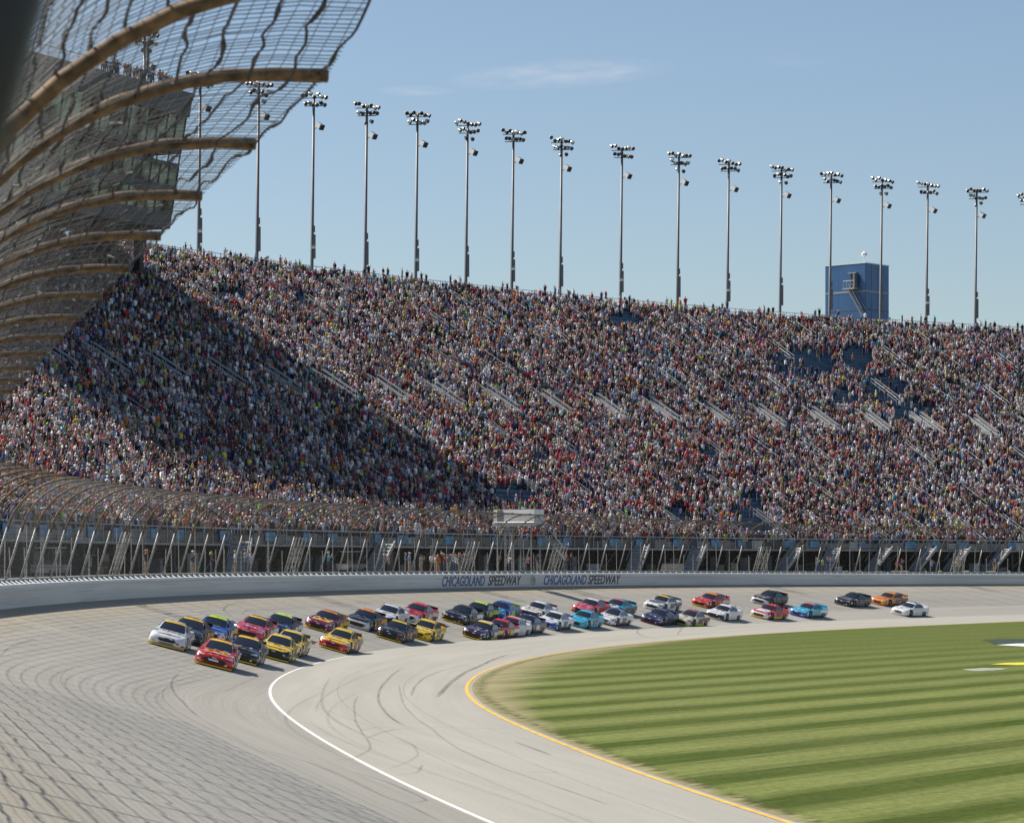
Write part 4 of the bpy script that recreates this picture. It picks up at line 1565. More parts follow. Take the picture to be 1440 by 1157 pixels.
v = [(x, y, .055) for x, y in tipp] + [(x, y, .115) for x, y in tipp] + [(-.97, 2.1, .055), (.97, 2.1, .055), (-.97, 2.1, .115), (.97, 2.1, .115)]
f = [(i, i + 1, 9 + i + 1, 9 + i) for i in range(8)]
f += [tuple(list(range(8, -1, -1)) + [18, 19]), tuple(list(range(9, 18)) + [21, 20])]
spl.add(v, f)
spl_me = spl.mesh('splitter', M['decal'])
lampd = {}
for sx_ in (-1, 1):
    pts = [[(sx_ * .56, 2.478, .50), (sx_ * .74, 2.44, .50), (sx_ * .895, 2.33, .52)], [(sx_ * .54, 2.455, .575), (sx_ * .72, 2.40, .60), (sx_ * .865, 2.22, .655)]]
    lampd[sx_] = plate(pts if sx_ > 0 else [r[::-1] for r in pts], 'headlight', M['decal'])
spoil_me = MB().box((0, -2.42, 1.07), (1.55, .03, .20), Matrix.Rotation(R(-18), 3, 'X')).mesh('spoiler', M['paint'])
wh = MB().tube([(-.14, 0, 0), (-.12, 0, 0), (.12, 0, 0), (.14, 0, 0)], [.32, .355, .355, .32], 16)
tyre_me = wh.mesh('tyre', M['tyre'])
rim_me = MB().tube([(-.147, 0, 0), (.147, 0, 0)], [.205, .205], 12).mesh('rim', M['rim'])


def sidep(sx_, y0, y1, z0, z1, name):
    rows_ = []
    for z in (z0, (z0 + z1) / 2, z1):
        rows_.append([(sx_ * (1.012 - .06 * max(0, (z - .62)) ** 1.0), y, z) for y in np.linspace(y0, y1, 4)])
    return plate(rows_ if sx_ < 0 else [r[::-1] for r in rows_], name, M['decal'])


doorp = {sx_: sidep(sx_, -.55, .35, .33, .74, 'door_panel') for sx_ in (-1, 1)}
quart = {sx_: sidep(sx_, -2.25, -.62, .52, .82, 'quarter_panel_graphic') for sx_ in (-1, 1)}
skirt = {sx_: sidep(sx_, -.95, .95, .10, .30, 'side_skirt') for sx_ in (-1, 1)}
mark_me = plate([[(-.07, -.09, 0), (.07, -.09, 0)], [(-.05, .09, .02), (.09, .09, .02)]], 'hood_mark', M['decal'])
fend_me = {sx_: sidep(sx_, .95, 1.0, .45, .70, 'x') for sx_ in (-1, 1)}
dec_me = {sx_: sidep(sx_, 1.86, 2.15, .36, .55, 'fender_decal') for sx_ in (-1, 1)}

Wt, Bk, Yl, Rd, Bl, Nv, Cy, Or, Mr, Gy, Lm, Pk, Pu, Cr = ((.75, .75, .74), (.015, .015, .018), (.80, .52, .015), (.55, .02, .02), (.02, .10, .45), (.02, .025, .10), (.03, .42, .60), (.75, .24, .02),
                                                         (.20, .01, .06), (.12, .12, .13), (.55, .75, .03), (.62, .06, .10), (.035, .012, .06), (.62, .56, .42))
# u, v of the splitter, body, hood, roof, nose, strip, splitter, headlights, side graphic, grille kind, label
CARS = [
    (302, 939.5, Rd, Or, Rd, Rd, Yl, Yl, Wt, Wt, 2, 'red race car with orange streaked hood and large black grille, leading the whole pack'),
    (236, 911.5, Wt, Wt, Wt, Wt, Yl, Yl, Wt, Wt, 1, 'plain white race car with yellow windshield strip, nearest the outer wall beside the red leader'),
    (258, 904.0, Bk, Bk, Mr, Bk, Yl, Bk, Gy, Or, 2, 'black race car with maroon roof tucked behind the white front row car'),
    (294, 900.0, Bl, Bl, Lm, Wt, Lm, Bl, Wt, Wt, 2, 'blue race car with lime green roof stripe and white nose'),
    (347, 897.5, Pk, Pk, Bk, Pk, Yl, Pk, Wt, Wt, 2, 'pinkish red race car with black roof and yellow windshield strip'),
    (384, 893.5, Nv, Nv, Wt, Nv, Lm, Nv, Cr, Wt, 2, 'dark navy race car with cream lettering block on its hood'),
    (338, 931.5, Bk, Bk, Rd, Bk, Yl, Yl, Wt, Gy, 2, 'black race car with red roof panel right behind the red leader'),
    (386, 927.5, Yl, Yl, Wt, Bk, Yl, Yl, Bk, Bk, 2, 'yellow race car with black nose and white roof streak, third in the lower line'),
    (400, 920.0, Yl, Nv, Wt, Nv, Yl, Yl, Wt, Gy, 2, 'navy and yellow race car half hidden behind the bright yellow one'),
    (448, 885.5, Mr, Yl, Mr, Mr, Or, Yl, Wt, Yl, 2, 'maroon race car with yellow blotches across its hood'),
    (469, 914.0, Yl, Yl, Yl, Rd, Yl, Yl, Wt, Rd, 1, 'yellow race car with red nose and no car beside it'),
    (499, 883.5, Bk, Bk, Or, Wt, Or, Wt, Wt, Mr, 2, 'black and white race car with orange windshield strip'),
    (534, 876.0, Wt, Wt, Wt, Bk, Wt, Wt, Gy, Wt, 1, 'white race car with dark lower nose between the black and the red car'),
    (570, 872.5, Rd, Rd, Rd, Wt, Rd, Wt, Wt, Wt, 2, 'red race car with white nose behind the white one'),
    (545, 899.5, Bk, Bk, Bk, Bk, Yl, Yl, Or, Or, 2, 'black race car with orange headlight patches and yellow splitter'),
    (585, 897.0, Yl, Yl, Yl, Yl, Yl, Yl, Bk, Bk, 1, 'bright yellow race car, all yellow, beside the black one with orange patches'),
    (634, 874.5, Bk, Bk, Bk, Bk, Bk, Yl, Wt, Gy, 2, 'black race car with thin yellow hood edge and yellow splitter'),
    (658, 870.0, Bk, Bk, Lm, Gy, Lm, Bk, Lm, Lm, 2, 'black race car with fluorescent lime roof and pillars'),
    (690, 868.0, Bl, Cy, Bl, Bl, Bl, Bl, Wt, Lm, 2, 'bright blue race car with pale blue hood'),
    (664, 898.5, Pu, Pu, Wt, Bk, Yl, Yl, Wt, Wt, 2, 'near black purple race car with white headlights leading the line of five'),
    (688, 895.5, Rd, Rd, Rd, Rd, Rd, Rd, Wt, Lm, 2, 'red race car squeezed second in the line of five'),
    (702, 891.5, Wt, Wt, Wt, Wt, Rd, Wt, Bl, Wt, 2, 'white race car with red roof edge third in the line of five'),
    (724, 887.5, Nv, Wt, Nv, Rd, Nv, Nv, Rd, Wt, 2, 'navy race car with white hood and red nose at the tail of the line'),
    (741, 868.0, Wt, Cr, Wt, Pu, Wt, Wt, Pk, Wt, 2, 'white race car with cream hood and purple nose near the wall lettering'),
    (765, 882.5, Wt, Wt, Wt, Bl, Wt, Wt, Bl, Bl, 1, 'white race car with blue nose and blue sides'),
    (816, 863.0, Pk, Pk, Wt, Pk, Wt, Bk, Wt, Rd, 2, 'pink red race car with white roof beside the seam in the paving'),
    (852, 862.5, Cy, Wt, Cy, Wt, Pk, Cy, Wt, Gy, 2, 'turquoise roofed race car with white hood and a pink roof mark'),
    (807, 880.5, Cy, Cy, Cy, Cy, Cy, Cy, Wt, Gy, 2, 'turquoise race car, turquoise all over with a red mouth'),
    (848, 877.0, Wt, Wt, Nv, Wt, Nv, Gy, Bk, Gy, 1, 'white race car with navy roof below the turquoise roofed one'),
    (921, 857.0, Wt, Gy, Bk, Wt, Yl, Wt, Bk, Gy, 2, 'white nosed black race car with a yellow windshield strip'),
    (916, 877.0, Nv, Pu, Nv, Nv, Gy, Mr, Wt, Nv, 2, 'dark navy and purple race car on the lower lane by the spun tyre marks'),
    (959, 878.5, Cr, Cr, Mr, Cr, Mr, Lm, Mr, Mr, 2, 'cream race car with maroon roof and lime splitter'),
    (986, 852.5, Rd, Rd, Or, Rd, Or, Yl, Wt, Or, 2, 'red race car with orange roof high on the banking'),
    (1006, 870.5, Wt, Wt, Wt, Bk, Wt, Wt, Wt, Wt, 2, 'white race car with black mouth below the red and orange one'),
    (1071, 849.0, Bk, Gy, Bk, Wt, Bk, Wt, Bk, Gy, 2, 'black and grey race car behind the red and white one'),
    (1070, 868.5, Rd, Wt, Rd, Wt, Rd, Yl, Wt, Mr, 2, 'white nosed race car with red roof and yellow splitter'),
    (1124, 866.0, Cy, Cy, Cy, Bl, Pk, Bl, Wt, Cy, 1, 'light blue race car running alone on the lower lane'),
    (1188, 851.0, Bk, Gy, Bk, Bk, Bk, Gy, Wt, Gy, 2, 'black and charcoal race car ahead of the orange one'),
    (1238, 850.0, Or, Or, Or, Or, Or, Or, Cr, Gy, 1, 'orange race car near the tail of the pack'),
    (1268, 864.5, Wt, Wt, Gy, Wt, Wt, Wt, Wt, Wt, 1, 'white race car with grey roof, last in the pack'),
]


def colored(name, me, parent, col, loc=None):
    o = link(name, me, parent, loc)
    o.color = (*col, 1)
    return o


for ci, (u, v, cb, ch, cr, cn, cs, csp, chl, csd, gk, lab) in enumerate(CARS):
    s, w = on_track(u - (5 if u > 900 else 3 if u < 480 else 0), v)
    slope = float(IP(s, B_) / IP(s, WW_)) if w < IP(s, WW_) else 0.0
    h = float(IP(s, H_))
    T = Vector((math.sin(h), math.cos(h), 0))
    Wv = Vector((math.cos(h), -math.sin(h), -slope)).normalized()
    Zn = Wv.cross(T).normalized()
    yaw = float(rng.uniform(-.02, .03))
    Yc = (-T * math.cos(yaw) + Wv * math.sin(yaw)).normalized()
    Xc = Yc.cross(Zn).normalized()
    front = Vector(PT(s, w, float(bank(s, w)) + 0.0).tolist())
    pos = front - Yc * 2.55 + Zn * 0.012
    root = empty('race_car', (0, 0, 0), label=lab, cat='race car', group='race cars rounding the banked turn')
    Mx = Matrix((Xc, Yc, Zn)).transposed().to_4x4()
    Mx.translation = pos
    root.matrix_world = Mx
    colored('body', body_me, root, cb)
    colored('bumper', nose_me, root, cn)
    cab = colored('cabin', cab_me, root, cb)
    colored('windshield', wind_me, cab, Bk)
    colored('sun_strip', strip_me, cab, cs)
    colored('rear_window', rearw_me, cab, Bk)
    colored('side_window', sgl, cab, Bk)
    colored('side_window', sgr, cab, Bk)
    colored('roof_panel', roofp_me, cab, cr)
    hd = colored('hood', hood_me, root, ch)
    if ci == 1:
        for k in range(4):
            o = colored('hood_mark', mark_me, hd, Nv, (-.44 + .29 * k, 1.30, .852))
            o.scale = (1.25, 1.5, 1)
    elif ci == 0:
        for k, (x, y, c_) in enumerate([(-.4, 1.1, Wt), (.1, 1.15, Wt), (.4, 1.1, Pu), (-.45, 1.7, Lm), (-.1, 1.8, Yl), (.3, 1.75, Rd), (0, 1.45, Rd)]):
            o = colored('hood_mark', mark_me, hd, c_, (x, y, .852 - .09 * max(0, (y - 1.0)) ** 1.2))
            o.scale = (1.7, 1.3, 1)
            o.rotation_euler = (R(-6), 0, 0)
    elif ci == 9:
        for k, (x, y) in enumerate([(-.35, 1.25), (.12, 1.3), (.45, 1.6), (-.1, 1.75)]):
            o = colored('hood_mark', mark_me, hd, Mr, (x, y, .852 - .08 * max(0, (y - 1.0)) ** 1.2))
            o.scale = (2.2, 1.6, 1)
            o.rotation_euler = (R(-6), 0, 0)
    elif ci == 5:
        o = colored('hood_mark', mark_me, hd, Cr, (-.05, 1.2, .855))
        o.scale = (6, 1.6, 1)
    else:
        # contrasting sponsor blotch on the hood
        alt = [Wt, Gy, csd, cs, chl][ci % 5]
        o = colored('hood_mark', mark_me, hd, alt, (float(rng.uniform(-.15, .15)), 1.35, .84))
        o.scale = (float(rng.uniform(2.2, 4)), float(rng.uniform(.7, 1.3)), 1)
        o.rotation_euler = (R(-5), 0, 0)
        for k in range(3):
            o = colored('hood_mark', mark_me, hd, [Wt, Bk, Yl, Rd, cn, Gy][int(rng.integers(6))], (float(rng.uniform(-.5, .5)), float(rng.uniform(1.05, 1.9)), 0.0))
            o.location.z = .856 - .085 * max(0, (o.location.y - 1.0)) ** 1.15 - .03 * abs(o.location.x)
            o.scale = (float(rng.uniform(.9, 2.2)), float(rng.uniform(.6, 1.2)), 1)
            o.rotation_euler = (R(-6), 0, 0)
        if ci in (16,):
            o = colored('hood_mark', mark_me, hd, Yl, (0, 1.0, .865))
            o.scale = (8, .5, 1)
    colored('splitter', spl_me, root, csp)
    for k in range(3):
        x = [-.62, .66, 0][k]
        o = colored('bumper_decal', mark_me, root, [chl, cs, Wt][k] if k < 2 or cb != Wt else Bk, (x, nose_y(x) + .012 - .12 * max(0, abs(x) - .55), [.24, .24, .475][k]))
        o.rotation_euler = (R(82), 0, R(0))
        o.scale = (1.0 if k < 2 else 1.6, .5 if k < 2 else .22, 1)
    if gk == 2:
        colored('grille', grille_me, root, Bk)
        if ci == 0:
            o = colored('grille_lettering', mark_me, root, Wt, (0, 2.552, .36))
            o.rotation_euler = (R(80), 0, 0)
            o.scale = (3.6, .5, 1)
    else:
        colored('grille', grille_mouth_me, root, Bk)
        colored('lower_grille', grille2_me, root, Bk, (0, 0.005, -.26))
    if ci == 27:
        o = colored('mouth_decal', mark_me, root, Rd, (.1, 2.53, .27))
        o.rotation_euler = (R(85), 0, 0)
        o.scale = (2.5, .5, 1)
    for sx_ in (-1, 1):
        colored('headlight', lampd[sx_], root, chl)
        colored('door_panel', doorp[sx_], root, csd)
        colored('quarter_panel_graphic', quart[sx_], root, [Wt, csd, Gy, cs][ci % 4])
        colored('side_skirt', skirt[sx_], root, csp if ci % 2 else Bk)
        colored('fender_decal', dec_me[sx_], root, chl)
    colored('spoiler', spoil_me, root, Bk if ci % 3 else csd)
    for x in (-.845, .845):
        for y in (1.40, -1.40):
            t_ = link('tyre', tyre_me, root, (x, y, .355))
            link('rim', rim_me, t_)

# ------------------------------------------------------------------ cart and stage under the stand on the left
def cart(u, lab):
    s = s_at_u(u, -4.5, 2.2)
    c = empty('utility_cart', PT(s, -4.5, IP(s, B_) + 1.36).tolist(), label=lab, cat='cart', group='utility carts behind the wall')
    c.rotation_euler = (0, 0, -float(IP(s, H_)) - .3)
    MB().box((0, 0, .55), (1.25, 2.5, .5)).build('body', M['fascia'], c)
    MB().box((0, .1, 1.85), (1.3, 1.6, .08)).build('roof', M['slab'], c)
    for x in (-.58, .58):
        for y in (-.6, .8):
            MB().tube([(x, y, .7), (x, y, 1.85)], .03, 4).build('roof_post', M['dark'], c)
            MB().tube([(x - .08, y * 1.3, .26), (x + .08, y * 1.3, .26)], .26, 10).build('wheel', M['tyre'], c)
    MB().box((0, .3, .95), (1.1, .5, .3)).build('seat', M['dark'], c)
    return c


cart(70, 'small grey utility cart behind the wall near the left edge of the photograph')
cart(494, 'small grey utility cart behind the wall left of the gathered spectators')

# concrete steps block behind the fence at right of the flag stand
s = s_at_u(946, -3.0, 1.9)
blk = empty('concrete_steps', PT(s, -3.2, IP(s, B_) + 1.35).tolist(), label='pale concrete step block behind the fence right of the flag stand', cat='steps')
blk.rotation_euler = (0, 0, -float(IP(s, H_)) * .4)
for k in range(4):
    MB().box((0, .35 * k, .12 + .22 * k), (2.3, .35, .24)).build('step', M['concrete'], blk)

# ------------------------------------------------------------------ people
def person_mesh(name, pose, trousers):
    J = {}
    v = [(0, 0, .92), (0, 0, 1.12), (0, .0, 1.34), (0, 0, 1.46), (0, .015, 1.545), (0, .02, 1.64), (0, .02, 1.71)]
    r = [.155, .145, .175, .085, .06, .098, .075]
    e = [(0, 1), (1, 2), (2, 3), (3, 4), (4, 5), (5, 6)]

    def chain(root, pts, rs):
        last = root
        for q, rr in zip(pts, rs):
            v.append(q)
            r.append(rr)
            e.append((last, len(v) - 1))
            last = len(v) - 1
    for sx_ in (-1, 1):
        chain(0, [(sx_ * .10, 0, .82), (sx_ * .115, .02, .48), (sx_ * .125, -.01, .09), (sx_ * .135, .14, .05)], [.105, .072, .048, .04])
        if pose == 'down':
            pts = [(sx_ * .19, 0, 1.40), (sx_ * .25, -.02, 1.13), (sx_ * .26, .06, .89), (sx_ * .255, .08, .80)]
        elif pose == 'up' or (pose == 'oneup' and sx_ > 0):
            pts = [(sx_ * .19, 0, 1.42), (sx_ * .30, .03, 1.62), (sx_ * .27, .06, 1.87), (sx_ * .26, .07, 1.96)]
        elif pose == 'oneup':
            pts = [(sx_ * .19, 0, 1.40), (sx_ * .26, -.03, 1.13), (sx_ * .27, .05, .90), (sx_ * .26, .07, .81)]
        elif pose == 'camera':
            pts = [(sx_ * .19, 0, 1.40), (sx_ * .29, .10, 1.24), (sx_ * .12, .26, 1.52), (sx_ * .08, .27, 1.58)]
        else:
            pts = [(sx_ * .19, 0, 1.40), (sx_ * .29, .02, 1.16), (sx_ * .15, .20, 1.10), (sx_ * .06, .22, 1.12)]
        chain(2, pts, [.07, .048, .034, .036])
    me = bpy.data.meshes.new('tmp_person')
    me.from_pydata(v, e, [])
    ob = link('tmp_person', me)
    md = ob.modifiers.new('skin', 'SKIN')
    sd = me.skin_vertices[0].data
    for i, rr in enumerate(r):
        depth = rr * (.68 if i in (0, 1, 2) else 1.0)
        sd[i].radius = (rr, depth)
    sd[0].use_root = True
    sb = ob.modifiers.new('sub', 'SUBSURF')
    sb.levels = 1
    sb.render_levels = 1
    dg = bpy.context.evaluated_depsgraph_get()
    out = bpy.data.meshes.new_from_object(ob.evaluated_get(dg))
    bpy.data.objects.remove(ob)
    out.name = name
    out.materials.clear()
    for k in ('skin', 'shirt', trousers):
        out.materials.append(M[k])
    for p_ in out.polygons:
        c = p_.center
        arm = abs(c.x) > .215 or (c.y > .13 and c.z > .95)
        if c.z > 1.47 and abs(c.x) < .12 and c.y < .2:
            mi = 0
        elif arm:
            d = (Vector(c) - Vector((math.copysign(.19, c.x), 0, 1.41))).length
            mi = 1 if d < .2 else 0
        elif c.z > .93:
            mi = 1
        elif c.z < .1:
            mi = 2
        else:
            mi = 2 if trousers != 'khaki' or c.z > .5 else 0
        p_.material_index = mi
        p_.use_smooth = True
    return out


PM = {}
for pose in ('down', 'up', 'oneup', 'camera', 'clasp'):
    for tr_ in ('jeans', 'khaki', 'blackcloth'):
        PM[pose, tr_] = person_mesh('person', pose, tr_)
cap = MB().tube([(0, .02, 1.655), (0, .02, 1.70), (0, .02, 1.745), (0, .02, 1.768)], [.112, .115, .085, .03], 8)
cap.add([(-.07, .11, 1.668), (.07, .11, 1.668), (.05, .21, 1.655), (-.05, .21, 1.655), (-.07, .11, 1.678), (.07, .11, 1.678), (.05, .21, 1.665), (-.05, .21, 1.665)],
        [(3, 2, 1, 0), (4, 5, 6, 7), (1, 2, 6, 5), (2, 3, 7, 6), (3, 0, 4, 7)])
cap_me = cap.mesh('cap', M['hair'], True)
hair_me = MB().tube([(0, -.012, 1.60), (0, -.012, 1.66), (0, .0, 1.73), (0, .005, 1.768)], [.10, .112, .09, .03], 8).mesh('hair', M['hair'], True)
lhair_me = MB().tube([(0, -.04, 1.44), (0, -.03, 1.56), (0, -.01, 1.68), (0, .005, 1.768)], [.09, .115, .105, .03], 8).mesh('hair', M['hair'], True)
SHIRTS = [('white', (.74, .74, .76), 21), ('black', (.016, .016, .02), 22), ('red', (.42, .02, .035), 5.5), ('grey', (.23, .23, .25), 11), ('navy', (.02, .03, .11), 13),
          ('light blue', (.18, .32, .56), 7), ('orange', (.62, .17, .02), 2.2), ('yellow', (.65, .50, .06), 1.6), ('lime green', (.28, .55, .06), 1.0), ('dark green', (.025, .09, .045), 3),
          ('pink', (.58, .20, .30), 3), ('maroon', (.14, .010, .03), 3), ('tan', (.38, .30, .22), 3.5), ('turquoise', (.05, .32, .36), 1.8), ('purple', (.10, .05, .18), 1.2)]
HEADS = [('white cap', 'cap', (.70, .70, .70)), ('black cap', 'cap', (.02, .02, .02)), ('red cap', 'cap', (.5, .02, .02)), ('blue cap', 'cap', (.03, .10, .4)), ('short dark hair', 'hair', (.02, .014, .01)),
         ('short fair hair', 'hair', (.30, .21, .10)), ('long dark hair', 'lhair', (.025, .015, .01)), ('long blond hair', 'lhair', (.42, .31, .14)), ('grey hair', 'hair', (.35, .35, .35)), ('orange cap', 'cap', (.7, .22, .02))]
POSE_T = {'down': 'arms down', 'up': 'arms raised', 'oneup': 'one arm raised', 'camera': 'hands at face', 'clasp': 'hands clasped'}
TR_T = {'jeans': 'blue jeans', 'khaki': 'khaki shorts', 'blackcloth': 'black trousers'}
_sw = np.array([q[2] for q in SHIRTS], float)
_sw /= _sw.sum()
used_labels = {}


def add_person(P, facing, where, group, pose=None):
    for _ in range(40):
        sh = SHIRTS[int(rng.choice(len(SHIRTS), p=_sw))]
        hd = HEADS[int(rng.integers(len(HEADS)))]
        po = pose or str(rng.choice(['down', 'up', 'oneup', 'camera', 'clasp'], p=[.27, .14, .17, .2, .22]))
        tr_ = str(rng.choice(['jeans', 'khaki', 'blackcloth']))
        lab = '%s shirt, %s, %s, %s' % (sh[0], hd[0], POSE_T[po], where)
        if lab not in used_labels:
            break
    used_labels[lab] = 1
    o = link('person', PM[po, tr_])
    o.location = P
    sc_ = float(rng.uniform(.92, 1.05))
    o.scale = (sc_ * 1.08, sc_ * 1.08, sc_)
    o.rotation_euler = (0, 0, facing + float(rng.normal(0, .25)))
    o.color = (*sh[1], 1)
    tag(o, 'person in ' + lab, 'person', group)
    me = {'cap': cap_me, 'hair': hair_me, 'lhair': lhair_me}[hd[1]]
    colored(hd[1] if hd[1] == 'cap' else 'hair', me, o, hd[2])
    return o


def face_track(s):
    # local +y toward the infield
    return -float(IP(s, H_)) - R(90)


# gathered behind the wall in the middle
n_ind = 0
for k, u in enumerate([607, 612, 616, 621, 625, 630, 634, 638, 642, 646, 650, 654, 659, 664, 540, 547, 571, 576, 592, 271, 331, 797, 803, 1150, 1157, 1164, 1236, 1262, 1268, 205, 297, 345, 352, 462, 700, 716, 742, 757, 1310, 1346, 1398]):
    D = [2.2, 3.4, 2.8][k % 3]
    s = s_at_u(u, -D, 2.4)
    wh_ = ('in group left of flag stand' if 600 < u < 670 else 'behind wall by cart' if 500 < u < 600
           else 'alone behind left fence' if u < 400 else 'behind fence right of flag stand' if u < 900 else 'behind far right fence')
    if 690 < u < 760:
        wh_ = 'standing under the flag stand'
    if 400 < u < 500:
        wh_ = 'behind wall between cart and group'
    add_person(PT(s, -D, float(IP(s, B_)) + 1.36).tolist(), face_track(s), wh_, 'people standing behind the wall')
    n_ind += 1
# on the flag stand
for k, x in enumerate((-1.2, -.7, 1.3, 1.8)):
    P = fst.matrix_world if False else None
    rz = Matrix.Rotation(fst.rotation_euler.z, 3, 'Z')
    q = Vector(fst.location) + rz @ Vector((x, .1, zt_ - 1.48))
    add_person(q, R(180), ['far left', 'second from left', 'third from left', 'right end'][k] + ' on the flag stand', 'people on the flag stand', 'clasp')
    n_ind += 1
# press box roof
for k in range(26):
    a = float(2.0 + 13.5 * (k + rng.random() * .6) / 26)
    q = C0 + pb(a, float(rng.uniform(.3, 2.0)), Ztop + .02)
    add_person(Vector(q.tolist()), R(205), 'on the press box roof', 'people on the press box roof')
    n_ind += 1

# seats: decide who sits where
avoid = [(1130, 512, 42, 22), (1245, 548, 26, 20), (1285, 580, 26, 16), (1205, 505, 20, 18), (1050, 722, 20, 24), (725, 700, 28, 14), (1075, 745, 16, 12), (325, 418, 26, 8), (880, 452, 22, 9), (1190, 560, 16, 12), (1000, 640, 14, 8),
         (760, 640, 14, 10), (955, 728, 16, 12), (430, 425, 12, 7)]
seats = []
for r in range(NROW):
    D = SD0 + r * TREAD + 0.30
    s = np.arange(S_A + 1.5, S_B - 3, 0.47)
    arcscale = 1 + 0.0 * s
    # spacing grows with the outer radius: thin out by curvature
    kap = np.gradient(IP(s, H_), s)
    step = 0.44 / (1 + D * kap)
    s_list = []
    q = S_A + 1.5 + rng.random() * .4
    while q < S_B - 3:
        s_list.append(q)
        q += float(np.interp(q, s, step)) * (1 + rng.normal(0, .08))
    s = np.array(s_list)
    off = np.abs((s - AIS0 + AISD / 2) % AISD - AISD / 2)
    keep = off > (1.25 if 34.0 < D < 39.0 else 0.52)
    keep |= (rng.random(len(s)) < 0.32) & ~((34.0 < D) & (D < 39.0) & (off <= 1.25))
    z = SZ0 + r * RISE
    P = PT(s, -D + rng.normal(0, .06, len(s)), z)
    u, v = proj(P)
    keep &= (u > -70) & (u < 1500)
    pr = np.full(len(s), 0.97)
    for (cu_, cv_, ru, rv) in avoid:
        dd = ((u - cu_) / ru) ** 2 + ((v - 8 - cv_) / rv) ** 2
        pr = np.where(dd < 1.0 + .5 * rng.random(len(s)), 0.10, pr)
    clump = np.sin(s * 1.1 + 3 * math.sin(r * .7)) + np.sin(s * .43 + r * 1.3) + np.sin(s * 2.3 - r * .9)
    pr = np.where(clump < -1.35, pr * .45, pr)
    keep &= rng.random(len(s)) < pr
    for i in np.nonzero(keep)[0]:
        seats.append((P[i, 0], P[i, 1], P[i, 2], s[i], D, r, u[i], v[i]))
# people along the very top rim, standing higher
for s in np.arange(S_A + 2, S_B - 4, 0.75):
    if rng.random() < 0.45 * (0.4 + 1.2 * (0.5 + 0.5 * math.sin(s * .9))):
        P = PT(s, -(STOP + 1.2), ZTOP - RISE + 0.6 + rng.random() * .7)
        u, v = proj(P)
        if -70 < u < 1500:
            seats.append((P[0], P[1], P[2], s, STOP + 1.2, NROW, u, v))
A = np.array(seats)
# the nearest ones in view become individuals
inview = (A[:, 6] > 6) & (A[:, 6] < 1434)
order = np.argsort(np.where(inview, A[:, 1], 1e9))
N_IND = 300 - n_ind
ind = order[:N_IND]
mask = np.ones(len(A), bool)
mask[ind] = False
rowname = ['front', 'second', 'third', 'fourth', 'fifth', 'sixth', 'seventh', 'eighth', 'ninth', 'tenth', 'eleventh', 'twelfth', 'thirteenth', 'fourteenth', 'fifteenth', 'sixteenth', 'seventeenth', 'eighteenth', 'nineteenth', 'twentieth']
for i in ind:
    x, y, z, s, D, r, u, v = A[i]
    r = int(r)
    rn = rowname[r] if r < 20 else 'a high'
    side = 'near left edge' if u < 110 else 'above left fence' if u < 200 else 'beside first aisle'
    add_person((x, y, z + 0.0), face_track(s), '%s row %s' % (rn, side), 'spectators in the nearest rows of the stand')
C = A[mask]
NPEOPLE = len(C)
print('crowd', NPEOPLE, 'individuals', n_ind + len(ind))


